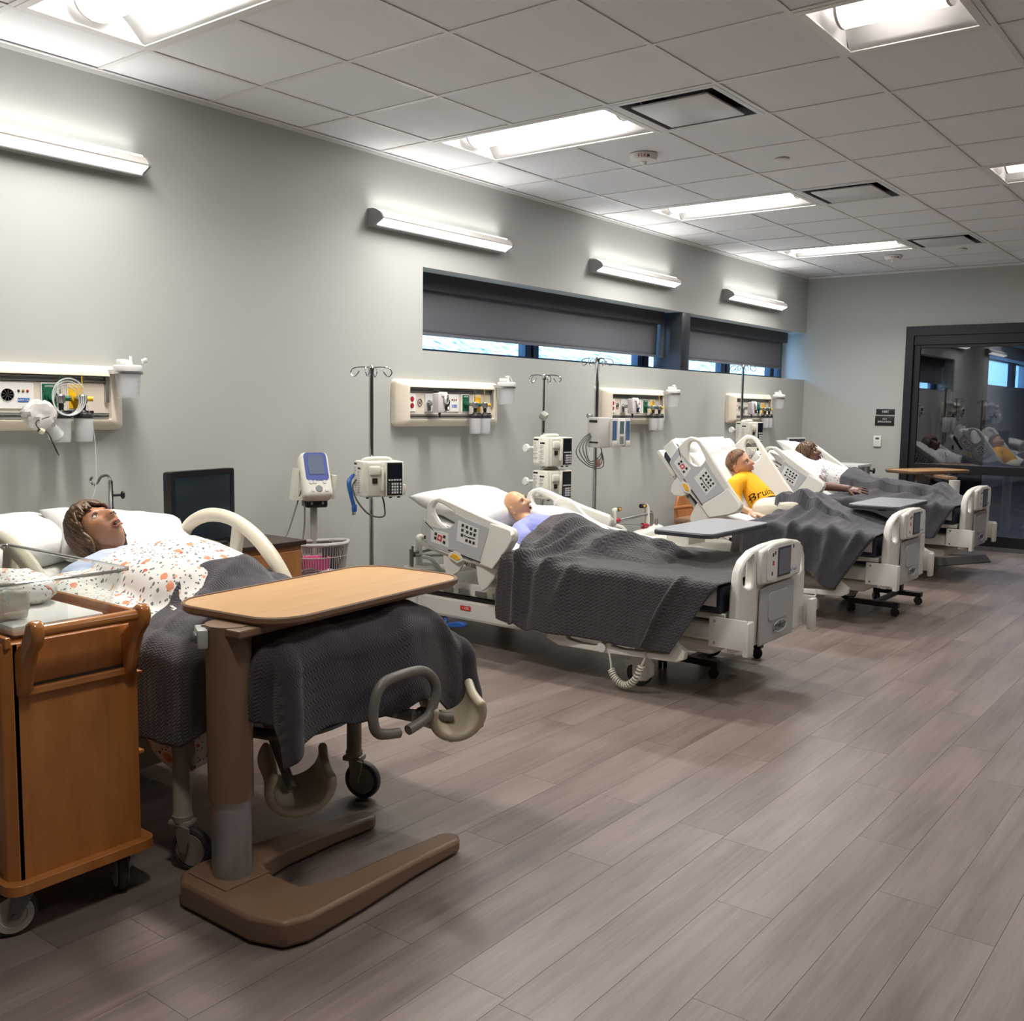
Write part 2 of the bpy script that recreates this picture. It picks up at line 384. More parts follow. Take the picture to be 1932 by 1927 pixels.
struct('baseboard_left', B().bx(0, .008, YF, YB, 0, .1), m_base, smooth=0)
struct('baseboard_back', B().bx(0, DX0, YB-.008, YB, 0, .1), m_base, smooth=0)
struct('trim_1', B().bx(0, .022, YF, YB, ZC-.004, ZC).bx(0, .003, YF, YB, ZC-.022, ZC-.004), m_tee, smooth=0)
struct('trim_2', B().bx(0, XR, YB-.022, YB, ZC-.004, ZC).bx(0, XR, YB-.003, YB, ZC-.022, ZC-.004), m_tee, smooth=0)

# ceiling: deck above, plain field outside the view, and the lay-in grid
cl = B(); cl.bx(-.42, XR, YF, YB+14.2, 3.24, 3.34)
NI0, NI1, NJ0, NJ1 = 0, 8, -3, 14
gx1 = X1+(NI1)*T; gy0 = Y0C+NJ0*T
cl.bx(gx1+.01, XR, gy0, YB, ZC+.005, ZC+.03); cl.bx(0, XR, YF, gy0-.01, ZC+.005, ZC+.03); cl.bx(-.4, XR, YB+.13, YB+14.2, ZC-.2, ZC-.17)
struct('ceiling', cl, m_ceil, smooth=0); ceil = bpy.data.objects['ceiling']
used = set()
lights2x4 = [-1, 3, 7, 11]           # row index j -> j+1, columns 1..3
lights2x2 = [(5, 2), (5, 7), (5, 12), (5, -3), (8, 1), (8, 6)]           # columns 5..6; last three entries unseen, added to light the foreground
diffs = [3, 7, 11]                   # column 3..4
for j in lights2x4: used |= {(1, j), (2, j)}
for q in lights2x2: used.add(q)
for j in diffs: used.add((3, j))
def XI(i): return 0 if i == 0 else X1+(i-1)*T
def YJ(j): return min(Y0C+j*T, YB)
tmesh = {}
for i in range(0, NI1+1):
    for j in range(NJ0, NJ1+1):
        if (i, j) in used: continue
        xa, xb, ya, yb = XI(i), XI(i+1), YJ(j), YJ(j+1)
        if yb-ya < .05: continue
        key = (round(xb-xa, 3), round(yb-ya, 3))
        if key not in tmesh:
            o = obj('ceiling_tile', B().box((0, 0, .008), (xb-xa-.012, yb-ya-.012, .016)), m_ceil, ceil, smooth=0); tmesh[key] = o.data
        else:
            o = bpy.data.objects.new('ceiling_tile', tmesh[key]); C.objects.link(o); o.parent = ceil
        o.location = ((xa+xb)/2, (ya+yb)/2, ZC+.004+random.random()*.001)
for i in range(1, NI1+2):
    cuts = [gy0]
    if i == 2:
        for j in lights2x4: cuts += [YJ(j)+.012, YJ(j+1)-.012]      # the long lights interrupt this runner
    cuts.append(YB)
    for q in range(0, len(cuts), 2): obj('grid_runner', B().bx(XI(i)-.012, XI(i)+.012, cuts[q], cuts[q+1], ZC-.001, ZC+.003), m_tee, ceil, smooth=0)
for j in range(NJ0, NJ1+1):
    obj('grid_crossbar', B().bx(0, gx1, YJ(j)-.012, YJ(j)+.012, ZC-.0005, ZC+.0035), m_tee, ceil, smooth=0)

# ceiling lights: white pan, sloped reflectors, half-round lens along X
m_pan = mat('white_enamel', (232, 231, 230), .35)
m_lens = mat('lit_lens', (255, 255, 255), .4, emit=((255, 252, 246), GLOW)); m_lens2 = mat('lit_lens_square', (255, 255, 255), .4, emit=((255, 248, 240), GLOW_SQ))
def ceil_light(x0, x1, y0, y1, label, group):
    t = thing('ceiling_light', label, 'light', ((x0+x1)/2, (y0+y1)/2, ZC), 0, group)
    lx, ly = (x1-x0)/2-.013, (y1-y0)/2-.013; d = .1
    f = B()
    f.bx(-lx, lx, -ly, -ly+.035, -.003, .005).bx(-lx, lx, ly-.035, ly, -.003, .005).bx(-lx, -lx+.035, -ly+.035, ly-.035, -.003, .005).bx(lx-.035, lx, -ly+.035, ly-.035, -.003, .005)
    obj('frame', f, m_pan, t, smooth=0, bevel=.002)
    for sy in (-1, 1):
        g = B(); n = 8; pts = [(ly-.036-(ly-.036-.085)*(k/n), .004+d*math.sin(PI/2*k/n)) for k in range(n+1)]
        g.loft([[(-lx+.03, sy*p[0], p[1]) for p in pts], [(lx-.03, sy*p[0], p[1]) for p in pts]], cap=False, closed=False)
        obj('reflector', g, m_pan, t, smooth=60, thick=.002)
    for sx in (-1, 1):
        obj('end_plate', B().box((sx*(lx-.028), 0, .06), (.012, 2*ly-.04, .12), Euler((0, sx*-.25, 0)).to_matrix()), m_pan, t, smooth=0)
    n = 14; rr = .085
    h = B(); prof = [(rr*math.cos(PI*k/n), .075-rr*.75*math.sin(PI*k/n)) for k in range(n+1)]
    h.loft([[(-lx+.09, p[0], p[1]) for p in prof], [(lx-.09, p[0], p[1]) for p in prof]])
    obj('lens', h, m_lens if x1-x0 > .8 else m_lens2, t, smooth=60)
    for sx in (-1, 1):
        e = B(); prof2 = [((rr+.004)*math.cos(PI*k/n), .077-(rr+.004)*.75*math.sin(PI*k/n)) for k in range(n+1)]
        e.prism(prof2, .012, 'yz', (sx*(lx-.084)-.006, 0, 0)); obj('lens_cap', e, mat('cap_grey', (206, 204, 202), .4), t, smooth=0)
    obj('housing', B().bx(-lx, lx, -ly, ly, .108, .112), m_pan, t, smooth=0)
    o, _ = lamp(t, (0, 0, .006), (0, 0, -1), 2*lx-.2, .15, P_LONG if x1-x0 > .8 else P_SQUARE, 140); aim(o, (1, 0, 0), (0, 0, -1))
    return t
ord4 = ['nearest the camera end of the room', 'above the second bed', 'above the third bed', 'nearest the back wall']
for k, j in enumerate(lights2x4):
    ceil_light(XI(1), XI(3), YJ(j), YJ(j+1), 'long recessed ceiling light by the window wall, '+ord4[k], 'long recessed lights along the beds')
for k, (i, j) in enumerate(lights2x2):
    ceil_light(XI(i), XI(i+1), YJ(j), YJ(j+1), ['square recessed ceiling light with round lens, large in top right corner of photo', 'square recessed ceiling light cut off by right edge of photo', 'square recessed ceiling light closest to the glass door, past the right edge', 'added unseen square ceiling light behind the viewer', 'added unseen square ceiling light over the viewer', 'added unseen square ceiling light to the right of the viewer'][k], 'square recessed lights over the aisle')

# air diffusers
m_dark = mat('duct_dark', (52, 56, 62), .45, .3); m_plaque = mat('diffuser_white', (214, 216, 218), .28)
for k, j in enumerate(diffs):
    t = thing('air_diffuser', 'square white plaque air diffuser beside the '+['second', 'third', 'fourth'][k]+' long ceiling light', 'air vent', (XI(3)+T/2, YJ(j)+T/2, ZC), 0, 'ceiling air diffusers')
    a = .2917
    f = B().bx(-a, a, -a, -a+.03, -.002, .004).bx(-a, a, a-.03, a, -.002, .004).bx(-a, -a+.03, -a+.03, a-.03, -.002, .004).bx(a-.03, a, -a+.03, a-.03, -.002, .004)
    obj('frame', f, m_plaque, t, smooth=0, bevel=.0015)
    g = B(); prof = [(a-.03, .002), (a-.06, .02), (a-.085, .06), (a-.09, .12)]
    g.loft([[(sx*p[0], sy*p[0], p[1]) for sx, sy in ((1, 1), (-1, 1), (-1, -1), (1, -1))] for p in prof], cap=False); g.bx(-.2, .2, -.2, .2, .119, .121)
    obj('throat', g, m_dark, t, smooth=30)
    obj('plaque', B().box((0, 0, -.004), (.43, .43, .012), None, .005), m_plaque, t)
    for sx in (-1, 1):
        for sy in (-1, 1): obj('hanger', B().cyl((sx*.17, sy*.17, 0), (sx*.19, sy*.19, .06), .006, n=6), mat('zinc', (150, 152, 155), .35, .8), t)
# smoke detectors and cover discs
m_wp = mat('white_plastic', (228, 227, 222), .4); m_red = mat('sign_red', (170, 40, 35), .5)
for k, (x, y, l) in enumerate(((1.29, 5.43, 'round white fire detector beside the second long ceiling light'), (1.30, 10.27, 'small far round white fire detector beside the fourth long ceiling light'))):
    t = thing('fire_detector', l, 'smoke detector', (x, y, ZC), 0, 'ceiling fire detectors')
    obj('body', B().lathe([(0, 0), (.085, 0), (.085, -.012), (.074, -.035), (.058, -.042), (.05, -.042), (0, -.042)], n=32), m_wp, t)
    obj('sensor', B().lathe([(.02, -.042), (.018, -.05), (.01, -.062), (0, -.062)], n=16), m_wp, t)
    obj('strobe', B().box((.062, -.05, -.022), (.012, .012, .01), None, .002), m_dark, t)
    for q, chh in enumerate('FIRE'):
        a = R(-62+(q-1.5)*13); rr = .0808
        text(chh, .028, m_red, t, (rr*math.cos(a), rr*math.sin(a), -.0235), (R(90+25), 0, a+R(90)))
for x, y, l in ((1.93, 6.0, 'small round white cover disc on the ceiling tile past the first air diffuser'), (1.96, 10.18, 'small round white cover disc on the ceiling near the back wall')):
    tag(obj('sprinkler_cover', B().lathe([(0, 0), (.045, 0), (.045, -.006), (.04, -.01), (0, -.011)], (x, y, ZC), n=28), m_wp), l, 'sprinkler')

# window recess
W1 = struct('window_1', B().bx(REC-.04, REC+.04, WY0, YB, SILL, SILL+.035), mat('blue_black_frame', (34, 44, 60), .35, .3), smooth=0)
mfr = mat('blue_black_frame')
def wpart(n, b, m=mfr, **k): return obj(n, b, m, W1, smooth=0, **k)
wpart('window_frame', B().bx(REC-.04, REC+.04, WY0, YB, HEAD-.05, HEAD).bx(REC-.04, REC+.04, WY0, WY0+.05, SILL, HEAD).bx(REC-.04, REC+.04, YB-.06, YB-.012, SILL, HEAD))
mul = [(6.36, 6.54), (8.09, 8.29), (9.82, 10.03), (11.09, 11.2)]
for a, b in mul:
    q = B(); ww = (b-a)
    q.bx(REC-.045, REC+.03, a, a+ww*.42, SILL, HEAD).bx(REC-.045, REC+.03, b-ww*.42, b, SILL, HEAD).bx(REC-.04, REC+.005, a+ww*.4, b-ww*.4, SILL, HEAD)
    wpart('mullion', q, bevel=.004)
edges = [WY0+.04]+[v for p in mul for v in p]+[YB-.05]
m_wg = clear('window_glass', (235, 245, 250))
for k in range(0, len(edges), 2): wpart('pane', B().bx(REC-.012, REC-.006, edges[k], edges[k+1], SILL+.03, HEAD-.04), m_wg)
struct('trim_3', B().bx(-.3, -.005, 8.39, 8.55, SILL, HEAD, .004), mat('steel_column', (62, 66, 72), .35, .35))
# roller shades
m_fas = mat('shade_fascia', (46, 47, 52), .5); m_fab = mat('shade_fabric', (92, 92, 97), .8, bump=(900, .1, .0006))
for k, (a, b, l) in enumerate(((WY0+.01, 8.27, 'long dark grey roller shade over the widest stretch of window'), (8.32, 8.385, 'narrow strip of grey roller shade left of the dark column'), (8.56, 11.17, 'dark grey roller shade between the dark column and back wall'))):
    t = thing('roller_shade', l, 'window shade', (-.2, a, HEAD), 0, 'roller shades in the window recess')
    L_ = b-a
    if k != 1: obj('fascia', B().bx(.0, .045, 0, L_+(.06 if k == 0 else .07), -.115, 0), m_fas, t, smooth=0, bevel=.003)
    else: t.location.y = a
    g = B()
    g.grid(lambda u, v, L_=L_: Vector((.005+.003*math.sin(u*6+v*3), u*L_-(.02*v if k == 0 and u > .5 else 0), -.05-.362*v)), 20, 8)
    obj('fabric', g, m_fab, t, smooth=180, thick=.0015)
    obj('hem_bar', B().bx(.0, .01, 0, L_-(.02 if k == 0 else 0), -.417, -.395), m_fab, t, smooth=0, bevel=.003)
# hillside outside the window
hb = B(); hb.grid(lambda u, v: Vector((-2.2-u*30, -14+v*50, .2+u*13+.5*nz(u*9, v*11)+.15*nz(u*40, v*50))), 60, 90)
mh = mat('winter_grass', (150, 156, 150), .95, var=(4.5, .97), stretch=(1, 1, 1))
struct('hill', hb, mh, smooth=180)

# glass sliding door in the back wall
D = struct('door_1', B().bx(DX0, DX1, YB-.03, YB+.13, DZ-.1, DZ), m_black, smooth=0)
def dpart(n, b, m=m_black, **k): return obj(n, b, m, D, smooth=0, **k)
dpart('door_jamb', B().bx(DX0, DX0+.085, YB-.03, YB+.13, 0, DZ-.1), bevel=.003)
dpart('door_track', B().bx(DX0+.085, DX1, YB-.02, YB+.12, 0, .045), mat('dull_aluminium', (128, 128, 130), .35, .8))
m_dg = clear('door_glass', (176, 184, 196), 1.6, .015, .05)
dpart('header_panel', B().bx(DX0+.085, DX1, YB-.01, YB+.1, DZ-.2, DZ-.1), bevel=.003)
for (a, b, yy) in ((DX0+.085, 2.62, YB+.01), (2.55, 4.1, YB+.06)):
    q = B(); s = .065
    q.bx(a, a+s, yy, yy+.04, .045, DZ-.2).bx(b-s, b, yy, yy+.04, .045, DZ-.2).bx(a+s, b-s, yy, yy+.04, .045, .16).bx(a+s, b-s, yy, yy+.04, DZ-.235, DZ-.2).bx(a+s, b-s, yy, yy+.04, .80, .895)
    dpart('door_leaf', q, bevel=.003)
    dpart('door_pane', B().bx(a+s, b-s, yy+.018, yy+.024, .16, .80), m_dg); dpart('door_pane', B().bx(a+s, b-s, yy+.018, yy+.024, .895, DZ-.235), m_dg)
# what stands beyond the glass: window with mullions, light, dark curtain
m_wl2 = mat('lit_strip_lens', (255, 255, 255), .5, emit=((246, 248, 255), 55))
W2 = struct('window_2', B().bx(-.36, -.28, YB+6, YB+13.8, 1.99, 2.02).bx(-.36, -.28, YB+6, YB+13.8, 2.51, 2.54), mfr, smooth=0)
for y in (YB+6.05, YB+12.6): obj('mullion', B().bx(-.36, -.28, y-.05, y+.05, 1.99, 2.54), mfr, W2, smooth=0) if y < YB+9 else obj('mullion', B().bx(-.36, -.28, y-.2, y+.2, 1.99, 2.54), mfr, W2, smooth=0)
for ya, yb in ((YB+6.1, YB+12.4), (YB+12.8, YB+13.8)): obj('pane', B().bx(-.325, -.32, ya, yb, 2.02, 2.51), m_wg, W2, smooth=0)
cu = B(); cu.grid(lambda u, v: Vector((.35+u*1.55, YB+.42+.035*math.sin(u*62)+.015*math.sin(u*31+1), v*2.78)), 120, 4)
tag(obj('privacy_curtain', cu, mat('curtain_dark', (70, 74, 84), .9), smooth=180, thick=.003), 'dark pleated curtain behind the glass door', 'curtain')
for k in range(3):  # the deeper two are added to brighten the space behind the glass
    t = thing('strip_light', ['lit ceiling strip just past the glass door', 'second ceiling strip deeper past the glass door, added for more light', 'farthest ceiling strip past the glass door, added for more light'][k], 'light', (1.9, 14.6+k*3.4, ZC-.2), 0, 'strip lights beyond the glass')
    obj('housing', B().bx(-.6, .6, -.09, .09, -.03, 0), m_pan, t, smooth=0); obj('lens', B().bx(-.59, .59, -.08, .08, -.045, -.03), m_wl2, t, smooth=0)

# signs and switch on the back wall
m_sign = mat('sign_black', (26, 26, 28), .4); m_let = mat('sign_white', (235, 235, 235), .5)
t = thing('room_number_sign', 'small black sign reading 108C on the back wall', 'sign', (.953, YB, 1.452))
obj('plate', B().box((0, -.004, 0), (.203, .008, .062), None, .002), m_sign, t); text('108C', .036, m_let, t, (0, -.0085, 0), FACE_NY)
t = thing('room_name_sign', 'black sign reading ICU SIMULATION under the room number', 'sign', (.949, YB, 1.352))
obj('plate', B().box((0, -.004, 0), (.21, .008, .108), None, .002), m_sign, t); text('ICU', .026, m_let, t, (0, -.0085, .02), FACE_NY); text('SIMULATION', .026, m_let, t, (0, -.0085, -.012), FACE_NY)
t = thing('thermostat', 'white thermostat on the back wall below the black signs', 'thermostat', (.883, YB, 1.124))
obj('body', B().box((0, -.011, 0), (.084, .022, .122), None, .004), m_wp, t); obj('display', B().box((0, -.0225, .03), (.04, .002, .022)), mat('lcd_grey', (84, 92, 84), .3), t)
for sx in (-1, 1): obj('button', B().box((sx*.014, -.0225, -.008), (.014, .003, .012), None, .001), mat('button_grey', (190, 190, 186), .5), t)

# wall lamps
m_cap = mat('lamp_grey', (150, 150, 150), .45); m_shell = mat('lamp_shell', (222, 216, 210), .4); m_wl = mat('lit_wall_lens', (255, 255, 255), .5, emit=((255, 252, 248), GLOW_WALL))
LP0 = 2.53
cap = [(0, 0), (.066, 0), (.07, .012), (.122, .036), (.126, .046), (.118, .062), (.1, .08), (.072, .096), (.04, .106), (0, .107)]
for k, (y0, L_, l) in enumerate(((1.5, 1.32, 'first lit wall lamp, cut by the left edge, above the nearest bed'), (4.366, 1.29, 'second lit wall lamp, left above the long window'), (6.805, 1.32, 'third lit wall lamp, centred above the long window'), (9.19, 1.35, 'last lit wall lamp, nearest the back corner'))):
    t = thing('wall_lamp', l, 'wall lamp', (0, y0, LP0), 0, 'lit lamps along the bed wall')
    for yy in (0, L_-.012):
        obj('end_cap', B().prism([(p[0], p[1]) for p in cap], .012, 'xz', (0, yy+.012, 0)), m_cap, t, smooth=30)
    obj('back_box', B().bx(0, .062, .012, L_-.012, .0, .085), m_cap, t, smooth=0)
    obj('front_shell', B().loft([[(p[0], yy, p[1]) for p in ((.118, .04), (.124, .046), (.117, .06), (.1, .076), (.078, .088), (.076, .084), (.1, .07), (.112, .056))] for yy in (.012, L_-.012)]), m_shell, t, smooth=50)
    obj('lower_lens', B().loft([[(p[0], yy, p[1]) for p in ((.062, .006), (.07, .013), (.117, .034), (.117, .042), (.062, .03))] for yy in (.012, L_-.012)]), m_wl, t, smooth=20)
    obj('upper_lens', B().loft([[(p[0], yy, p[1]) for p in ((.076, .09), (.07, .097), (.04, .105), (.012, .106), (.012, .09))] for yy in (.012, L_-.012)]), m_wl, t, smooth=20)
    o, _ = lamp(t, (.094, L_/2, .016), (.5, 0, -1), L_-.05, .05, P_DOWN, 120); aim(o, (0, 1, 0), (.35, 0, -1))
    o, _ = lamp(t, (.05, L_/2, .109), (.1, 0, 1), L_-.05, .04, P_UP, 140); aim(o, (0, 1, 0), (.12, 0, 1))
# ------------------------------------------------------------------ headwalls and what hangs on them
m_cream = mat('cream_plastic', (226, 217, 200), .42); m_cream2 = mat('cream_panel', (216, 206, 192), .5); m_rail = mat('rail_aluminium', (150, 150, 150), .4, .6)
m_white = mat('white_gloss', (232, 231, 228), .3); m_slot = mat('slot_dark', (70, 66, 60), .7); m_rred = mat('receptacle_red', (160, 28, 48), .4)
m_green = mat('oxygen_green', (22, 92, 66), .45); m_yel = mat('air_yellow', (226, 178, 30), .45); m_blue = mat('label_blue', (52, 100, 176), .45)
m_chrome = mat('chrome', (205, 205, 208), .12, 1.); m_steel = mat('brushed_steel', (168, 168, 170), .3, .9); m_blk = mat('black_plastic', (24, 24, 26), .4)
m_clear = clear('clear_acrylic', (250, 252, 251), .55, .03, .02); m_cup = milky('cup_clear', (226, 230, 234), .26); m_bottle = milky('bottle_milky', (216, 219, 222), .62)
m_gaugef = mat('gauge_face', (30, 32, 34), .3)
HZ = 1.315
def headwall(y0, label, kind):
    W, H, Dp = 1.03, .303, .085
    t = thing('headwall_unit', label, 'headwall', (0, y0, HZ), 0, 'medical gas headwalls along the bed wall')
    def lp(ix, x, zc=0):      # rounded rectangle loop in yz at depth x, inset ix
        return [(x, W/2+p[0], H/2+p[1]) for p in rrect(W-2*ix, H-2*ix, max(.008, .03-ix*.3), 5)]
    iy, iz = .085, .05
    b = B()
    outer = [lp(0, 0), lp(0, .03), lp(.004, .04)]
    inner = [[(Dp, W/2+p[0], H/2+p[1]) for p in rrect(W-2*.08, H-2*.042, .012, 5)], [(Dp, W/2+p[0], H/2+p[1]) for p in rrect(W-2*iy, H-2*iz, .008, 5)], [(.05, W/2+p[0], H/2+p[1]) for p in rrect(W-2*iy, H-2*iz, .008, 5)]]
    mid = [[(.068, W/2+p[0], H/2+p[1]) for p in rrect(W-2*.035, H-2*.018, .03, 5)]]
    b.loft(outer+mid+inner, cap=False); b.bx(0, .02, .02, W-.02, .02, H-.02)
    obj('housing', b, m_cream, t, smooth=50)
    obj('face_panel', B().bx(.045, .055, iy, W-iy, .08, H-.083), m_cream2, t, smooth=0)
    for z0 in (H-.08, .052):
        obj('equipment_rail', B().bx(.045, .062, iy, W-iy, z0, z0+.008).bx(.045, .062, iy, W-iy, z0+.018, z0+.026).bx(.045, .05, iy, W-iy, z0, z0+.026), m_rail, t, smooth=0)
    for sz, zz in ((1, H-.03), (-1, .03)):
        for q in range(4):
            r = .035+q*.008; pts = [(.052-.0*q+.004, .03+r*math.cos(R(sz*(20+k*11)))*.75, zz-sz*.035+r*math.sin(R(sz*(20+k*11)))*.75) for k in range(6)]
            obj('vent_slot', B().tube([(.058-(p[1]-.03)*.0+.002, p[1], p[2]) for p in pts], .0022, 5), m_slot, t)
    X = .056
    def plate(n, ya, yb, m, za=.098, zb=.213, par=None): return obj(n, B().bx(X-.002, X+.006, ya, yb, za, zb), m, par or t, smooth=0, bevel=.002)
    p = plate('outlet_plate', .092, .162, m_white)
    for z in (.135, .177):
        r = obj('receptacle', B().lathe([(0, 0), (.016, 0), (.017, -.003)], (X+.009, .127, z), Euler((0, R(90), 0)).to_matrix(), 16), m_rred, p)
    lg = obj('clip_dial', B().tube([(X+.002, .205+.02*math.cos(R(a)), .155+.024*math.sin(R(a))) for a in range(0, 360, 20)], .0022, 5, True), m_slot, t)
    obj('clip_arrow', B().tube([(X+.003, .196, .162), (X+.003, .205, .146), (X+.003, .215, .168)], .003, 5), m_slot, lg)
    p = plate('suction_plate', .25, .335, mat('plate_grey', (206, 206, 208), .4))
    obj('suction_port', B().cyl((X, .285, .15), (X+.03, .285, .15), .013).cyl((X, .285, .15), (X+.012, .285, .15), .022).bx(X, X+.012, .27, .30, .105, .13), m_steel, p)
    p = plate('nurse_call_plate', .42, .585, m_white)
    gr = B(); gr.lathe([(0, 0), (.027, 0), (.029, .003), (.031, 0)], (X+.006, .468, .158), Euler((0, R(90), 0)).to_matrix(), 24)
    sp = obj('speaker', gr, mat('speaker_grey', (200, 199, 196), .5), p)
    h = B()
    for rr, n in ((0, 1), (.008, 6), (.0155, 9), (.022, 9)):
        for k in range(n): a = 2*PI*k/n; h.lathe([(0, 0), (.0028, 0)], (X+.0075, .468+rr*math.cos(a), .158+rr*math.sin(a)), Euler((0, R(90), 0)).to_matrix(), 8)
    hh = obj('speaker_holes', h, m_slot, sp, recalc=False); hh['kind'] = 'stuff'
    for k, c in enumerate(((60, 56, 48), (150, 120, 40), (170, 50, 50))):
        obj('call_light', B().ball((X+.006, .517+k*.02, .177), (.006, .0065, .0065), n=10), mat('call_light_%d' % k, c, .3), p)
    lb = obj('call_label', B().bx(X+.005, X+.0075, .512, .565, .127, .145), m_blue, p, smooth=0)
    text('NURSE CALL', .0105, m_let, lb, (X+.0079, .5385, .136), FACE_X)
    for (ya, m, w2, s) in ((.622, m_green, .07, 'OXYGEN'), (.745, m_yel, .07, 'MEDICAL AIR')):
        p = plate('gas_plate', ya-.004, ya+w2+.004, m_white, .094, .217)
        q = obj('gas_label', B().bx(X+.005, X+.0085, ya, ya+w2, .1, .211), m, p, smooth=0, bevel=.002)
        text(s, .011, m_let, q, (X+.009, ya+w2/2, .2), FACE_X)
        obj('gas_socket', B().cyl((X+.006, ya+w2*.45, .152), (X+.02, ya+w2*.45, .152), .022, n=20).cyl((X+.02, ya+w2*.45, .152), (X+.032, ya+w2*.45, .152), .014), m, p)
    return t
def flowmeter(y, knob, label, x=.135):
    """z origin = headwall base; hangs from the gas socket"""
    t = thing('flowmeter', label, 'flowmeter', (x, y, HZ), 0, 'flowmeters with humidifier bottles')
    obj('flow_tube', B().lathe([(.0, .16), (.0085, .16), (.0085, .262), (.006, .27), (0, .272)], n=12), m_clear, t)
    obj('scale_strip', B().bx(-.006, -.004, -.0018, .0018, .165, .25), knob, t, smooth=0)
    obj('valve_body', B().lathe([(0, .125), (.016, .125), (.02, .132), (.02, .158), (.014, .165), (0, .165)], n=16).cyl((0, 0, .146), (-.07, -.0, .15), .011), m_steel, t)
    obj('knob', B().cyl((.0, .012, .146), (.01, .036, .146), .012, .011).cyl((.01, .036, .146), (.012, .041, .146), .0125), knob, t)
    obj('connector', B().lathe([(0, .125), (.011, .125), (.013, .112), (.011, .105), (.011, .092), (0, .092)], n=14), m_blk, t)
    obj('bottle_lid', B().lathe([(0, .095), (.014, .094), (.02, .086), (.038, .082), (.042, .076), (.042, .058), (0, .058)], n=24).box((.012, .025, .086), (.02, .03, .012), None, .003), m_blk, t)
    obj('humidifier_bottle', B().lathe([(.04, .058), (.0405, .0), (.038, -.04), (.035, -.05), (0, -.051)], n=24).lathe([(.003, .056), (.003, -.035)], n=6), m_bottle, t, recalc=False)
    return t
def regulator(y, label):
    t = thing('suction_regulator', label, 'regulator', (.155, y, HZ), 0, 'suction regulators')
    obj('body', B().box((0, 0, .155), (.055, .085, .125), None, .008), mat('lilac_grey', (206, 198, 202), .4), t)
    obj('shoulder', B().box((.005, .012, .21), (.06, .06, .03), None, .008), m_white, t)
    obj('selector', B().box((-.01, -.015, .228), (.03, .04, .012), None, .004), m_blk, t)
    g = obj('gauge', B().lathe([(0, .0), (.033, 0), (.034, .01), (.03, .014), (.027, .012)], (.026, .03, .18), Euler((R(-25), R(90), 0)).to_matrix(), 28), m_white, t)
    obj('gauge_dial', B().lathe([(0, .0115), (.027, .0115)], (.026, .03, .18), Euler((R(-25), R(90), 0)).to_matrix(), 24), m_gaugef, g, recalc=False)
    obj('gauge_needle', B().tube([(.039, .012, .165), (.039, .035, .198)], .0018, 5), m_let, g)
    obj('adjust_knob', B().lathe([(0, 0), (.018, 0), (.017, .018), (0, .019)], (.027, .035, .122), Euler((0, R(90), 0)).to_matrix(), 16), m_blk, t)
    obj('knob_face', B().lathe([(0, 0), (.011, 0)], (.0465, .035, .122), Euler((0, R(90), 0)).to_matrix(), 16), m_let, t, recalc=False)
    obj('hose_barb', B().lathe([(.008, .093), (.01, .085), (.006, .078), (.005, .06), (0, .06)], n=10), m_blk, t)
    obj('wall_stem', B().cyl((-.02, 0, .155), (-.1, 0, .15), .014), m_steel, t)
    return t
def canister(y, label, style):
    t = thing('suction_canister', label, 'canister', (.14, y, HZ), 0, 'suction canisters on the headwalls')
    z0 = .15
    cup = B().lathe([(.0, z0), (.046, z0), (.05, z0+.004), (.062, z0+.135), (.06, z0+.135), (.047, z0+.006), (0, z0+.004)], n=32)
    obj('cup', cup, m_cup, t, recalc=False)
    tk = B()
    for k in range(11): tk.box((.0545+k*.00085+.002, .018, z0+.025+k*.009), (.001, .012 if k % 2 else .018, .0016))
    o = obj('graduation', tk, mat('tick_grey', (120, 122, 126), .5), t, smooth=0); o['kind'] = 'stuff'
    obj('lid', B().lathe([(0, z0+.16), (.058, z0+.158), (.066, z0+.152), (.067, z0+.135), (.064, z0+.128), (.06, z0+.128)], n=32), m_white, t)
    pr = B(); pr.box((-.01, -.022, z0+.172), (.05, .04, .025), None, .006).cyl((.005, .012, z0+.155), (.005, .012, z0+.2), .008, .007, 10).cyl((.03, -.02, z0+.155), (.03, -.02, z0+.178), .011, .009, 10).box((-.025, .02, z0+.168), (.03, .03, .016), None, .004)
    obj('lid_ports', pr, m_white, t)
    if style: obj('lid_strap', B().tube([(.0, -.01, z0+.195), (.0, .03, z0+.198), (.0, .055, z0+.18), (.0, .066, z0+.15)], .0045, 6, sm=5), m_white, t)
    else: obj('lid_cap', B().box((.03, .07, z0+.18), (.018, .025, .02), Euler((.5, .3, 0)).to_matrix(), .003), m_white, t)
    obj('bracket', B().bx(-.09, -.066, -.075, -.06, .13, .25).box((-.045, -.055, z0+.125), (.07, .014, .02)).lathe([(.064, z0+.115), (.069, z0+.115), (.069, z0+.126), (.064, z0+.126), (.064, z0+.115)], n=28), m_steel, t, smooth=30)
    return t
HWY = [1.66, 4.567, 6.985, 9.345]
nth = ['by the nearest bed', 'above the second bed', 'above the third bed', 'above the farthest bed']
for k, y in enumerate(HWY):
    headwall(y, 'cream wall panel of gas and power outlets '+nth[k], k)
    off = .02 if k == 0 else 0
    dy = -.03
    flowmeter(y+.70+dy, m_green, 'flowmeter with green knob and milky humidifier bottle on the headwall '+nth[k])
    flowmeter(y+.805+dy, m_yel, 'flowmeter with yellow knob and milky humidifier bottle on the headwall '+nth[k])
    if k: regulator(y+.287, 'boxy suction regulator with round gauge on the headwall '+nth[k])
    canister(y+(1.0 if k == 0 else 1.005), 'clear suction canister with white lid on right end of headwall '+nth[k], k > 0)
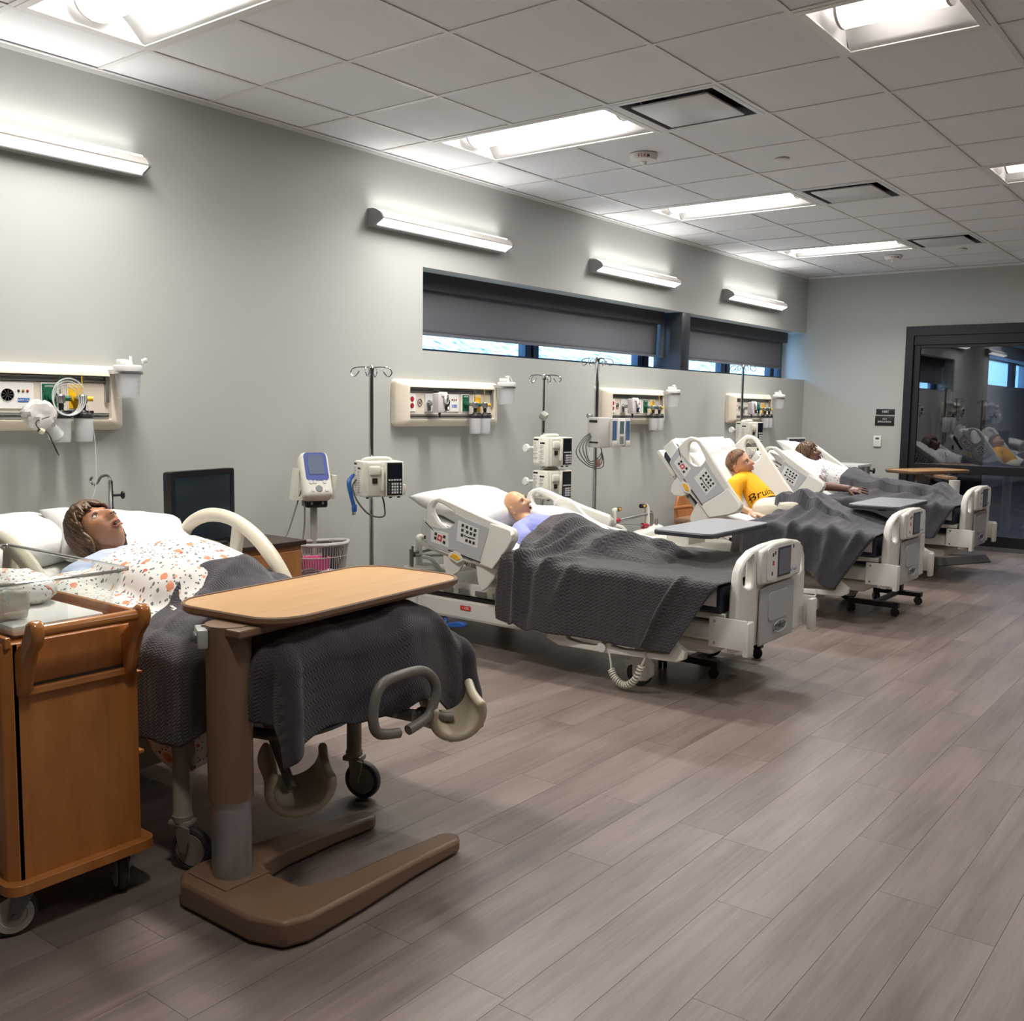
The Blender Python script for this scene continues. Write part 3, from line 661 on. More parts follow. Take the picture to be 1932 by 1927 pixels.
# breathing bag and mask hung on the first headwall, with its coil of clear tubing
t = thing('resuscitator_bag', 'crumpled clear breathing bag and mask hanging by clear tubing from first headwall', 'breathing bag', (.19, 2.2, 1.39))
rb = B(); rb.ball((0, 0, 0), (.04, .075, .062), n=28)
for v in rb.bm.verts:
    n_ = noise.fractal(v.co*38, 1., 2., 4); v.co += v.co.normalized()*n_*.016
obj('bag', rb, milky('bag_film', (226, 224, 220), .75), t, smooth=25)
mk = B().lathe([(.022, .0), (.03, -.03), (.036, -.055), (.03, -.06), (.02, -.04)], (.01, .045, -.05), Euler((.6, .4, 0)).to_matrix(), 18)
obj('mask', mk, milky('mask_clear', (214, 220, 218), .4), t)
obj('mask_valve', B().lathe([(0, 0), (.013, 0), (.013, .02), (.008, .022)], (.02, .005, -.075), Euler((1.2, .4, 0)).to_matrix(), 12), mat('valve_cream', (212, 206, 176), .4), t)
obj('elastic_strap', B().tube([(.03, .03, -.01), (.035, -.03, -.03), (.03, -.02, -.06), (.03, .02, -.08), (.02, .045, -.12), (.0, .075, -.165), (-.01, .09, -.185)], [.002, .002, .002, .002, .003, .0035, .001], 5, sm=4), mat('strap_green', (24, 42, 34), .6), t)
cl2 = B()
for k in range(4):
    r = .06+.006*k; cl2.tube([(-.005+.008*k, .13+r*math.cos(a), .06+.02*k*.3+r*1.05*math.sin(a)) for a in [R(q) for q in range(0+k*17, 360+k*17, 24)]], .0032, 6, True, sm=2)
obj('tubing_coil', cl2, milky('tube_clear', (224, 228, 228), .45), t)
t = thing('cannula_tube', 'thin clear tube hanging from the first headwall with a small green clip end', 'tube', (.16, 2.44, 1.0))
obj('tube', B().tube([(0, .0, .44), (0, .03, .3), (.0, .035, .18), (0, .03, .06), (.0, .0, -.02), (.0, -.045, -.07)], .0022, 5, sm=6), milky('tube_clear'), t)
obj('clip', B().box((0, -.056, -.085), (.008, .022, .026), Euler((.6, 0, 0)).to_matrix(), .004), milky('clip_green', (160, 190, 170), .6), t)

# ------------------------------------------------------------------ IV poles and pumps
m_pump = mat('pump_cream', (222, 220, 208), .42); m_scr = mat('screen_dark', (22, 26, 36), .18); m_key = mat('key_grey', (196, 200, 202), .45)
m_cord = mat('cord_grey', (98, 98, 100), .5); m_cblue = mat('plug_blue', (40, 92, 160), .4)
def caster(b, bw, c, r=.03, wd=.022, yawr=0.):
    """twin-wheel swivel caster into builders (bracket, wheel)"""
    x, y, z = c; d = Vector((math.cos(yawr), math.sin(yawr), 0)); n = Vector((-d.y, d.x, 0)); ctr = Vector((x, y, r))-d*.012
    for s_ in (-1, 1): bw.cyl(ctr+n*(s_*wd*.25), ctr+n*(s_*wd), r, r*.96, 18)
    b.cyl((x, y, r*1.6), (x, y, z), .008, n=8); b.box(tuple(ctr+Vector((0, 0, r*.75))), (r*1.2, wd*1.4, r*.9), Euler((0, 0, yawr)).to_matrix(), .004)
def ivpole(y, zt, label, hooks, x=.3, thick=.0125, two=None):
    t = thing('iv_pole', label, 'iv pole', (x, y, 0), 0, 'chrome drip poles along the bed wall')
    lo = two or zt
    p = B().cyl((0, 0, .07), (0, 0, lo), thick)
    if two: p.cyl((0, 0, lo-.1), (0, 0, zt), thick*.7)
    obj('pole', p, m_chrome, t)
    if two: obj('height_clamp', B().box((.01, -.01, two), (.05, .05, .05), Euler((.5, .6, .3)).to_matrix(), .008), mat('clamp_grey', (150, 148, 140), .4), t)
    obj('pole_cap', B().lathe([(thick*1.2, zt-.03), (thick*1.3, zt), (thick*.6, zt+.012), (0, zt+.013)], n=14), m_chrome, t)
    for k in range(hooks):
        a = 2*PI*k/hooks+.5; d = Vector((math.cos(a), math.sin(a), 0)); e = Vector((-d.y, d.x, 0))
        P = [Vector((0, 0, zt-.004)), d*.05+Vector((0, 0, zt+.004)), d*.105+Vector((0, 0, zt-.004)), d*.122+Vector((0, 0, zt-.03))+e*.004, d*.1+Vector((0, 0, zt-.052))+e*.008, d*.075+Vector((0, 0, zt-.03))+e*.01, d*.07+Vector((0, 0, zt-.018))+e*.012]
        obj('hook', B().tube(P, .0036, 6, sm=4), m_chrome, t)
    for k in range(5):
        a = 2*PI*k/5+.3; d = Vector((math.cos(a), math.sin(a), 0)); e = d*.25
        l = obj('leg', B().tube([(0, 0, .1), d*.05+Vector((0, 0, .1)), e+Vector((0, 0, .075))], .014, 8), m_steel, t)
        bb, ww = B(), B(); caster(bb, ww, (e.x, e.y, .075), .028, .02, a); obj('caster', ww, m_blk, l); obj('caster_fork', bb, m_blk, l)
    return t
def keypad(par, x, y0, z0, w_, h_, nc, nr, m, s=.7, nm='keypad'):
    b = B()
    for i in range(nc):
        for j in range(nr): b.box((x, y0+(i+.5)*w_/nc, z0+(j+.5)*h_/nr), (.003, w_/nc*s, h_/nr*s), None, .0006, 1)
    o = obj(nm, b, m, par, smooth=0); o['kind'] = 'stuff'; return o
def pump(x, y, z, rz, label, cord=False, knob=False):
    """large volume infusion pump: local +X faces the room, y to its right"""
    t = thing('infusion_pump', label, 'infusion pump', (x, y, z), rz, 'infusion pumps on the drip poles')
    b = B().box((.0, -.005, .105), (.15, .245, .205), None, .012)
    obj('body', b, m_pump, t)
    obj('top_handle', B().tube([(-.03, -.09, .205), (-.01, -.06, .218), (-.01, .05, .218), (-.03, .08, .205)], .012, 8, sm=4), m_pump, t)
    fp = obj('front_panel', B().box((.078, .062, .106), (.016, .112, .2), None, .006), m_pump, t)
    obj('screen_panel', B().box((.0868, .062, .106), (.002, .092, .186)), m_blk, fp, smooth=0)
    obj('display', B().box((.0882, .062, .15), (.0012, .078, .078)), m_scr, fp, smooth=0)
    keypad(fp, .0888, .021, .094, .082, .012, 5, 1, m_key)
    keypad(fp, .0888, .04, .02, .046, .066, 3, 4, m_key); keypad(fp, .0888, .09, .02, .013, .066, 1, 4, m_key); keypad(fp, .0888, .021, .02, .014, .066, 1, 4, mat('key_dark', (70, 74, 82), .5), .75)
    d = obj('tube_door', B().box((.076, -.06, .105), (.02, .085, .19), None, .006), mat('door_cream', (210, 208, 196), .4), t)
    obj('door_lever', B().box((.092, -.015, .105), (.02, .012, .13), None, .004), m_pump, d)
    obj('door_hood', B().box((.09, -.06, .155), (.02, .065, .05), None, .008), m_pump, d)
    obj('clamp_slot', B().box((.09, -.06, .098), (.012, .03, .03), None, .003), m_blk, d)
    for k in range(2):
        sl = obj('instruction_label', B().box((-.04+.062*k, -.1285, .11-.008*k), (.05, .0015, .17-.03*k)), mat('label_white', (230, 229, 222), .5), t, smooth=0)
        q = B(); q.box((-.04+.062*k, -.1295, .19-.024*k), (.044, .001, .012))
        o = obj('label_heading', q, m_blk, sl, smooth=0)
        q = B()
        for i in range(13):
            L_ = .018+.02*random.random(); q.box((-.04+.062*k-.022+L_/2, -.1295, .17-.024*k-i*.0098), (L_, .001, .0028))
        o = obj('label_print', q, mat('print_grey', (120, 118, 112), .6), sl, smooth=0); o['kind'] = 'stuff'
    obj('pole_clamp', B().box((-.09, .0, .1), (.05, .06, .07), None, .006), m_blk, t)
    for yy in (-.09, .05, .1): obj('foot', B().cyl((.05, yy, .004), (.05, yy, -.006), .009, n=10), m_blk, t)
    obj('side_latch', B().box((.02, .132, .04), (.05, .03, .06), None, .004), m_pump, t)
    if knob:
        n_ = B()
        for k in range(8): n_.ball((-.07, -.17+.0, .1+.0), (.001, .001, .001), n=6) if False else None
        n_.lathe([(0, 0), (.026, .004), (.03, .014), (.026, .028), (0, .03)], (-.075, -.175, .13), Euler((R(90), 0, 0)).to_matrix(), 10); n_.cyl((-.075, -.175, .13), (-.075, -.12, .13), .01, n=10)
        obj('clamp_knob', n_, m_white, t, smooth=20)
    if cord:
        obj('power_cord', B().tube([(-.02, -.13, .1), (.0, -.16, .06), (.02, -.14, -.02), (.03, -.07, -.1), (.02, .02, -.115), (-.02, .04, -.06), (-.03, .03, .0)], .005, 6, sm=6), m_cord, t)
        pl = obj('power_plug', B().tube([(-.01, -.15, .13), (.01, -.185, .09), (.02, -.178, .02), (.02, -.16, -.05)], [.008, .014, .012, .011], 8, sm=4).box((.02, -.158, -.06), (.024, .026, .04), None, .004), m_cblue, t)
        obj('plug_pin', B().bx(.012, .014, -.168, -.162, -.1, -.08).bx(.026, .028, -.168, -.162, -.1, -.08).bx(.012, .014, -.154, -.148, -.1, -.08), m_steel, pl, smooth=0)
    return t
rzc = -.5     # pumps turn toward the aisle
ivpole(4.10, 1.665, 'chrome drip pole left of the second headwall, carrying one pump', 4, thick=.0135)
pump(.385, 4.08, .925, -.42, 'lone cream infusion pump with blue plug on the pole left of second headwall', cord=True)
ivpole(5.80, 1.675, 'two-stage chrome drip pole behind the second bed, carrying two stacked pumps', 5, two=1.39)
pump(.385, 5.80, 1.035, -.12, 'upper infusion pump on the two-stage pole behind the second bed', knob=True)
pump(.385, 5.80, .80, -.12, 'lower infusion pump on the two-stage pole behind the second bed', knob=True)
ivpole(6.49, 1.825, 'tall chrome drip pole left of the third headwall', 6, thick=.016)
ivpole(9.08, 1.875, 'tall chrome drip pole in front of the farthest headwall', 6)
pump(.385, 9.08, 1.13, -.12, 'upper infusion pump on the pole before the farthest headwall', knob=True)
pump(.385, 9.08, .89, -.12, 'lower infusion pump behind the farthest bed rail', knob=True)
# modular pump on the third pole
t = thing('modular_pump', 'grey modular pump with blue-edged side channels on the tall third pole', 'infusion pump', (.36, 6.5, 1.15), -.35)
m_mod = mat('module_grey', (204, 200, 196), .45); m_mblue = mat('module_blue', (74, 104, 140), .4)
obj('rear_case', B().box((-.0, -.04, .115), (.16, .11, .23), None, .01), m_mod, t)
for k, yy in enumerate((.035, .165)):
    c_ = obj('channel', B().box((.07, yy, .115), (.05, .055, .22), None, .008), m_mod, t); obj('channel_window', B().box((.097, yy, .13), (.003, .036, .15), None, .001), m_mblue, c_, smooth=0)
    obj('channel_latch', B().box((.1, yy, .03), (.016, .04, .05), None, .004), m_mod, c_)
u = obj('control_unit', B().box((.075, .1, .12), (.06, .068, .21), None, .008), m_white, t)
obj('display', B().box((.1065, .1, .155), (.002, .04, .095)), mat('lcd_dim', (92, 112, 116), .25), u, smooth=0); keypad(u, .107, .08, .03, .04, .06, 4, 5, mat('key_mid', (120, 124, 128), .5))
obj('side_label', B().box((.0, -.0965, .2), (.1, .002, .02)), m_blk, t, smooth=0); obj('maker_label', B().box((.01, -.0965, .04), (.11, .002, .012)), m_blk, t, smooth=0)
obj('pole_clamp', B().box((-.07, -.02, .14), (.07, .05, .06), None, .006).cyl((-.08, -.05, .24), (-.08, -.09, .24), .018, n=10), m_steel, t)
cb = B()
for k in range(4): cb.tube([(-.06, -.02, .12), (-.02, -.1-.02*k, .08), (.0, -.16-.03*k, .02-.02*k), (-.01, -.12, -.1-.015*k), (-.03, -.03+.02*k, -.09-.02*k), (-.05, .03, -.03), (-.05, -.01, .03)], .0042, 6, sm=5)
obj('cable_coil', cb, m_cord, t)
obj('cable_tie', B().box((-.03, -.02, -.12), (.03, .03, .06), None, .005), mat('tie_rose', (150, 112, 108), .5), t)
t = thing('hanging_tubing', 'looped white tubing hung on a hook of the tall third pole', 'tubing', (.36, 6.40, 1.80))
obj('loop', B().tube([(0, -.03, -.2), (0, -.02, -.1), (0, 0, 0), (0, .02, -.1), (0, .035, -.2)], .0035, 6, sm=5).ball((0, -.03, -.2), (.007, .007, .014), n=8).ball((0, .035, -.2), (.007, .007, .014), n=8), m_white, t)

# ------------------------------------------------------------------ bedside cabinet, computer screen, vital signs stand
wd_cab = wood('cabinet_wood', (150, 98, 58), (176, 122, 76), 5, (8, 8, 1))
t = thing('bedside_cabinet', 'wooden bedside cabinet with dark top behind the nearest bed', 'cabinet', (.36, 3.05, 0))
obj('carcass', B().bx(-.2, .2, -.36, .3, .05, .735), wd_cab, t, smooth=0, bevel=.004); obj('top', B().bx(-.22, .22, -.38, .32, .735, .76), mat('cabinet_top', (52, 36, 30), .35), t, smooth=0, bevel=.004)
for k in range(3):
    d = obj('drawer', B().bx(.2, .214, -.35, .29, .08+k*.215, .28+k*.215), wd_cab, t, smooth=0, bevel=.003); obj('drawer_handle', B().tube([(.214, -.08, .19+k*.215), (.235, -.07, .19+k*.215), (.235, .03, .19+k*.215), (.214, .04, .19+k*.215)], .005, 6), m_steel, d)
for sx in (-.17, .17):
    for sy in (-.32, .26): obj('foot', B().cyl((sx, sy, 0), (sx, sy, .05), .02, n=10), m_blk, t)
t = thing('computer_screen', 'black computer screen, switched off, standing behind the nearest bed', 'monitor', (.40, 2.87, .76), .22)
obj('case', B().box((-.01, 0, .185), (.05, .43, .37), None, .012), m_blk, t)
sc_ = obj('screen', B().box((.0155, 0, .188), (.002, .378, .318)), mat('screen_glass', (30, 42, 50), .12), t, smooth=0)
obj('bezel', B().prism(rrect(.43, .37, .012), .006, 'yz', (.013, 0, .185), [list(reversed(rrect(.378, .318, .003, 4, 0, .003)))]), mat('bezel_black', (20, 20, 22), .3), t, smooth=20)
obj('stand', B().box((-.05, 0, .008), (.2, .26, .016), None, .005).box((-.055, 0, .09), (.03, .09, .16)), m_blk, t)
t = thing('vital_signs_stand', 'rolling vital signs monitor stand with wire basket, tilted screen and cables', 'medical stand', (.30, 3.66, 0), -.45)
obj('pole', B().cyl((0, 0, .06), (0, 0, .93), .02), mat('pole_grey', (176, 174, 170), .4, .3), t)
for k in range(5):
    a = 2*PI*k/5+.2; e = Vector((.26*math.cos(a), .26*math.sin(a), 0)); l = obj('leg', B().tube([(0, 0, .1), (e.x*.5, e.y*.5, .09), (e.x, e.y, .075)], [.025, .02, .014], 8), m_mod, t)
    bb, ww = B(), B(); caster(bb, ww, (e.x, e.y, .075), .03, .022, a); obj('caster', ww, m_blk, l); obj('caster_fork', bb, m_blk, l)
hd = Euler((0, R(-28), 0)).to_matrix()
def HP(x, y, z): return hd @ Vector((x, y, z))+Vector((.03, 0, 1.0))
obj('mount_block', B().box((.02, 0, .915), (.11, .12, .05), None, .01), m_blk, t)
for yy in (-.03, .03): obj('mount_screw', B().ball((.078, yy, .915), (.006, .008, .008), n=8), m_steel, t)
mo = obj('monitor_case', B().box((0, 0, 0), (.1, .16, .27), None, .03, 3), m_pump, t); mo.location = (.03, 0, 1.055); mo.rotation_euler = (0, R(-28), 0)
obj('screen_surround', B().prism(rrect(.125, .165, .02), .006, 'yz', (.047, 0, .04)), mat('surround_blue', (74, 88, 150), .35), mo, smooth=20)
obj('display', B().prism(rrect(.085, .115, .006), .003, 'yz', (.052, 0, .05)), mat('lcd_slate', (96, 108, 128), .25), mo, smooth=20)
for k, (yy, zz, rr_) in enumerate(((-.04, -.052, .012), (-.018, -.052, .011), (.035, -.052, .011), (.0, -.09, .02), (-.035, -.1, .01), (.04, -.1, .01))):
    obj('button', B().lathe([(0, .0), (rr_, 0), (rr_*.9, .004), (0, .005)], (.0495, yy, zz), Euler((0, R(90), 0)).to_matrix(), 14), m_key if k != 3 else mat('key_mid'), mo)
obj('holder', B().prism([(-.12, .0), (-.1, .17), (-.085, .17), (-.095, .02), (.095, .02), (.11, .13), (.125, .13), (.11, .0)], .09, 'yz', (-.06, 0, .93)), m_pump, t, smooth=20)
# basket
bk = obj('basket_rim', B().tube([(.02, -.15, .70), (.02, .15, .70), (.12, .155, .70), (.19, .08, .70), (.2, -.06, .70), (.12, -.155, .70)], .011, 8, True, sm=6), mat('rim_grey', (168, 166, 164), .4), t)
ww = B(); path = catmull([(.02, -.15), (.02, .15), (.12, .155), (.19, .08), (.2, -.06), (.12, -.155)] and [(.02, -.15, 0), (.02, .15, 0), (.12, .155, 0), (.19, .08, 0), (.2, -.06, 0), (.12, -.155, 0)], 9, True)
for k, p in enumerate(path):
    ww.tube([(p.x, p.y, .695), (.1+(p.x-.1)*.86, p.y*.86, .5)], .0022, 5)
for z_, s_ in ((.63, .95), (.56, .9), (.5, .86)): ww.tube([(.1+(p.x-.1)*s_, p.y*s_, z_) for p in path], .0028, 5, True)
for k in range(-5, 6): ww.tube([(.03, k*.023, .5), (.165, k*.023, .5)], .0022, 5)
o = obj('basket_wire', ww, mat('wire_grey', (186, 184, 180), .35, .4), t); o['kind'] = 'stuff'
obj('basket_bracket', B().box((.005, 0, .66), (.02, .2, .06), None, .004), mat('bracket_grey', (120, 118, 118), .45), t)
obj('hook_panel', B().prism(catmull([(-.14, .40, 0), (-.21, .52, 0), (-.19, .62, 0), (-.13, .68, 0), (-.1, .6, 0), (-.09, .45, 0)], 4, True) and [(p.x, p.y) for p in catmull([(-.14, .40, 0), (-.24, .5, 0), (-.22, .6, 0), (-.15, .67, 0), (-.11, .6, 0), (-.1, .45, 0)], 4, True)], .03, 'yz', (.06, 0, 0)), m_pump, t)
cb = B()
for k in range(5): cb.tube([(.1, -.2-.012*k+(.055+.006*k)*math.cos(a), .56-.006*k+(.075+.005*k)*math.sin(a)) for a in [R(q) for q in range(k*20, 360+k*20, 30)]], .0036, 6, True, sm=2)
cb.tube([(.02, -.07, .99), (.02, -.1, .9), (.05, -.16, .75), (.09, -.24, .66), (.1, -.27, .57)], .004, 6, sm=5); cb.tube([(.04, -.06, .97), (.07, -.07, .8), (.1, -.09, .7), (.14, -.1, .6), (.19, -.05, .53), (.18, -.1, .42)], .005, 6, sm=5)
for k in range(3): cb.tube([(.16, -.14, .4), (.18, -.13, .52+.01*k), (.2, -.06, .55+.012*k), (.2, .01+.01*k, .5), (.18, .03+.01*k, .4)], .0045, 6, sm=5)
obj('cable_coil', cb, mat('cable_grey', (104, 100, 98), .5), t)
obj('cable_plug', B().tube([(.13, -.2, .62), (.13, -.2, .55), (.13, -.2, .5), (.13, -.2, .44)], [.008, .015, .02, .008], 10), mat('plug_navy', (52, 62, 128), .4), t)
b = B().prism(rrect(.17, .16, .02), .004, 'yz')
t2 = thing('pink_basin', 'bright pink plastic basin sitting in the wire basket', 'basin', (.395, 3.585, .507), -.45)
obj('shell', B().loft([[(p[0], p[1], 0) for p in rrect(.09, .12, .02)], [(p[0], p[1], .12) for p in rrect(.11, .15, .025)], [(p[0], p[1], .118) for p in rrect(.104, .144, .022)], [(p[0], p[1], .004) for p in rrect(.086, .116, .018)]]), mat('pink_plastic', (232, 84, 152), .35), t2, smooth=40)
t2 = thing('pressure_cuff', 'folded black blood pressure cuff standing in the wire basket', 'cuff', (.415, 3.70, .507), -.45)
obj('cuff', B().box((0, 0, .085), (.02, .12, .165), Euler((0, -.12, 0)).to_matrix(), .006), mat('cuff_black', (34, 33, 36), .8), t2); obj('hose', B().tube([(.01, .03, .15), (.04, .05, .1), (.045, .0, .04), (.04, -.05, .02)], .004, 6, sm=4), m_cord, t2)
t2 = thing('thermometer_covers', 'white and clear packets with a blue cap in the wire basket', 'packet', (.455, 3.625, .508), -.45)
obj('packet', B().ball((0, .0, .035), (.03, .05, .022), n=14), m_white, t2); obj('pouch', B().box((.02, .03, .014), (.05, .06, .02), Euler((.2, .1, .3)).to_matrix(), .005), milky('pouch_film', (180, 186, 200), .7), t2); obj('cap', B().lathe([(0, .022), (.01, .022), (.01, .036), (0, .037)], (.035, .01, 0), None, 12), mat('cap_blue', (40, 140, 190), .4), t2)
# ------------------------------------------------------------------ overbed tables
wd_top = wood('maple_laminate', (196, 150, 98), (214, 172, 120), 3.2, (14, 1.2, 14), .3, fine=.6)
m_tan = mat('table_brown', (128, 102, 80), .42); m_silver = mat('column_silver', (170, 170, 172), .35, .7); m_gtop = mat('grey_laminate', (150, 154, 160), .3); m_gedge = mat('edge_slate', (62, 66, 74), .4); m_bmet = mat('black_metal', (34, 35, 38), .4, .3)
def boat(lx, ly, r, bow):
    o = []
    for (x, y) in rrect(lx, ly, r, 6): o.append((x+math.copysign(bow*(1-(2*y/ly)**2), x) if abs(x) > lx*.2 else x, y))
    return o
def top_board(t, out, z, th, m, me, lip=True):
    obj('table_edge', B().loft([[(p[0]*q, p[1]*q2, z-th+dz) for p in out] for q, q2, dz in ((.96, .98, 0), (1, 1, th*.45), (1, 1, th), (.985, .992, th+.004), (.965, .982, th+.003), (.96, .98, th-.001))], cap=False), me, t, smooth=35)
    obj('table_top', B().prism([(p[0]*.965, p[1]*.983) for p in out], th-.002, 'xy', (0, 0, z-th+.002)), m, t, smooth=30)
t = thing('overbed_table', 'maple topped overbed table on a brown C-shaped base, front of the room', 'overbed table', (2.06, 2.195, 0), R(5.3))
bo = boat(.465, .935, .11, .014)
top_board(t, bo, .848, .024, wd_top, m_tan)
Lm = Matrix.Rotation(R(-5.3), 3, 'Z')
def LC(x, y, z=0): return Lm @ Vector((x-2.06, y-2.195, z))
cx, cy, _ = LC(2.16, 1.722)
ov = lambda a, b: [(cx+a*math.cos(2*PI*k/28), cy+b*math.sin(2*PI*k/28)) for k in range(28)]
obj('column', B().loft([[(p[0], p[1], z) for p in ov(.068, .062)] for z in (.315, .826)]), m_tan, t, smooth=40)
obj('column_foot', B().loft([[(p[0], p[1], z) for p in ov(.06, .055)] for z in (.07, .32)]), m_silver, t, smooth=40)
obj('top_bracket', B().bx(cx-.06, cx+.1, cy-.05, cy+.35, .80, .824), m_tan, t, smooth=0, bevel=.005)
lv = B().box((cx-.05, cy-.055, .79), (.085, .03, .055), Euler((0, 0, -.6)).to_matrix(), .006)
hv = obj('lever_housing', lv, mat('lever_grey', (176, 180, 176), .4), t); obj('lever_slot', B().box((cx-.053, cy-.062, .79), (.06, .026, .026), Euler((0, 0, -.6)).to_matrix(), .005), mat('slot_grey', (96, 98, 96), .5), hv)
out = [(2.02, 1.70), (2.04, 1.63), (2.09, 1.595), (2.40, 1.595), (2.5, 1.63), (2.525, 1.70), (2.515, 1.9), (2.49, 2.15), (2.478, 2.37), (2.455, 2.398), (2.415, 2.398), (2.392, 2.37), (2.395, 2.15), (2.405, 1.92), (2.37, 1.80), (2.25, 1.795), (2.16, 1.83), (2.135, 1.95), (2.13, 2.15), (2.138, 2.325), (2.118, 2.35), (2.082, 2.35), (2.062, 2.325), (2.04, 2.1), (2.02, 1.9)]
b = B(); b.prism([tuple(LC(*p)[:2]) for p in out], .075, 'xy', (0, 0, .006))
for v in b.bm.verts:
    if v.co.z > .04: v.co.z = .081-.032*max(0, min(1, (v.co.y+.45)/.6))
obj('base', b, m_tan, t, smooth=25, bevel=.012)
bc = [LC(*p) for p in ((2.06, 1.64), (2.24, 1.64), (2.24, 1.795), (2.06, 1.80))]
obj('base_cover', B().loft([[(p[0], p[1], z) for p in bc] for z in (.07, .086)]), m_tan, t, smooth=0, bevel=.003)
for p in ((2.08, 1.66), (2.46, 1.66), (2.43, 2.35), (2.1, 2.31)):
    q = LC(*p); obj('glide', B().cyl((q.x, q.y, 0), (q.x, q.y, .02), .018, n=12), m_blk, t)
def grey_table(x, y, zt, label):
    """H-base on four casters; column at the +Y end; the top reaches back along -Y"""
    t = thing('overbed_table', label, 'overbed table', (x, y, 0), 0, 'grey overbed tables')
    top_board_out = [(p[0], p[1]-.33) for p in rrect(.36, .76, .05, 4)]
    b = B(); b.prism(top_board_out, .022, 'xy', (0, 0, zt-.028)); obj('table_edge', b, m_gedge, t, smooth=30, bevel=.004)
    obj('table_top', B().prism([(p[0]*.985, (p[1]+.33)*.993-.33) for p in top_board_out], .007, 'xy', (0, 0, zt-.007)), m_gtop, t, smooth=30, bevel=.002)
    obj('column', B().bx(-.035, .035, -.03, .03, .06, zt-.2), m_bmet, t, smooth=0, bevel=.004); obj('column_inner', B().bx(-.025, .025, -.022, .022, zt-.25, zt-.03), m_steel, t, smooth=0)
    obj('top_support', B().bx(-.03, .03, -.5, .04, zt-.055, zt-.028), m_bmet, t, smooth=0, bevel=.004)
    fr = B().bx(-.18, .18, -.025, .025, .06, .095).bx(-.18, .18, -.59, -.545, .06, .095).bx(-.02, .025, -.56, 0, .065, .09)
    obj('base', fr, m_bmet, t, smooth=0, bevel=.004)
    for sx in (-.165, .165):
        for sy in (0, -.567):
            bb, ww = B(), B(); caster(bb, ww, (sx, sy, .065), .03, .022, .4 if sx > 0 else 2.2); c_ = obj('caster', ww, m_blk, t); obj('caster_fork', bb, m_blk, c_)
    return t
grey_table(1.985, 5.45, .80, 'grey topped overbed table standing past the second bed')
grey_table(2.235, 7.80, .795, 'grey topped overbed table over the foot of the bed with the yellow shirt manikin')
t = thing('overbed_table', 'maple topped overbed table beyond the farthest bed, before the glass door', 'overbed table', (1.60, 10.78, 0), R(-26))
top_board(t, boat(.42, .86, .1, .03), .862, .03, wd_top, m_tan)
q_ = Matrix.Rotation(R(26), 3, 'Z') @ Vector((2.0-1.60, 10.25-10.78, 0))
obj('column', B().cyl((q_.x, q_.y, .08), (q_.x, q_.y, .80), .05), m_mod, t); obj('top_bracket', B().box((q_.x*.5, q_.y*.5, .815), (.10, .56, .03), Euler((0, 0, math.atan2(-q_.x, q_.y))).to_matrix(), .006), m_tan, t)
plab(obj('sticker', B().box((q_.x+.03, q_.y-.04, .26), (.05, .03, .06), None, .004), m_rred, t), 'red sticker on the column')
pb_ = B(); pb_.prism(rrect(.36, .80, .09, 5, q_.x-.02, q_.y+.05), .07, 'xy', (0, 0, .004))
for v in pb_.bm.verts:
    if v.co.z > .03: v.co.x = q_.x+(v.co.x-q_.x)*.75; v.co.y = q_.y+(v.co.y-q_.y)*.88
obj('base', pb_, mat('base_grey', (84, 82, 82), .45), t, smooth=25, bevel=.015)

# ------------------------------------------------------------------ bassinet cart
wd_oak = wood('oak_veneer', (172, 106, 50), (198, 130, 68), 4.5, (7, 7, 1.), .32, coat=.25, fine=.55)
wd_oak2 = wood('oak_handle', (176, 108, 52), (200, 134, 72), 7, (3, 1, 3), .22, coat=.5)
t = thing('bassinet_cart', 'oak newborn bassinet cart with rod handle and casters, bottom left of room', 'bassinet', (1.9, 1.41, 0))
L_ = .76; y0, y1 = -.19, .185
obj('carcass', B().bx(-L_, -.012, y0, y1, .16, .80), wd_oak, t, smooth=0, bevel=.003)
obj('end_panel', B().bx(-.014, 0, y0+.012, y1-.002, .158, .812), wd_oak, t, smooth=0, bevel=.003)
obj('corner_post', B().prism([(0, 0), (-.03, 0), (-.03, -.012), (-.012, -.03), (0, -.03)] and [(-.02, -.012), (.0, .012), (.0, .03), (-.05, .012), (-.05, -.012)], .655, 'xy', (0, y0, .158)), wd_oak, t, smooth=0, bevel=.004)
obj('pull_ledge', B().bx(-.002, .016, y0+.02, y1-.012, .668, .69), wd_oak2, t, smooth=0, bevel=.004)
obj('ledge_shade_strip', B().bx(-.001, .003, y0+.02, y1-.012, .69, .697), m_slot, t, smooth=0)  # dark strip put in as the shade line above the ledge
obj('base_board', B().prism([(p[0]-.38, p[1]) for p in rrect(L_+.06, .44, .04, 5)], .03, 'xy', (0, 0, .132)), wd_oak, t, smooth=30, bevel=.008)
tr = B(); tr.bx(-L_, .0, y1-.012, y1+.004, .80, .85).bx(-L_, 0, y0-.004, y0+.012, .80, .83).bx(-L_, -L_+.015, y0, y1, .80, .85)
obj('top_rail', tr, wd_oak, t, smooth=0, bevel=.003)
for k, (za, zb) in enumerate(((.18, .42), (.44, .66), (.68, .79))):
    d = obj('drawer', B().bx(-L_+.03, -.03, y1, y1+.014, za, zb), wd_oak, t, smooth=0, bevel=.003); obj('drawer_lip', B().bx(-L_+.03, -.02, y1+.01, y1+.028, zb-.012, zb), wd_oak2, d, smooth=0, bevel=.003)
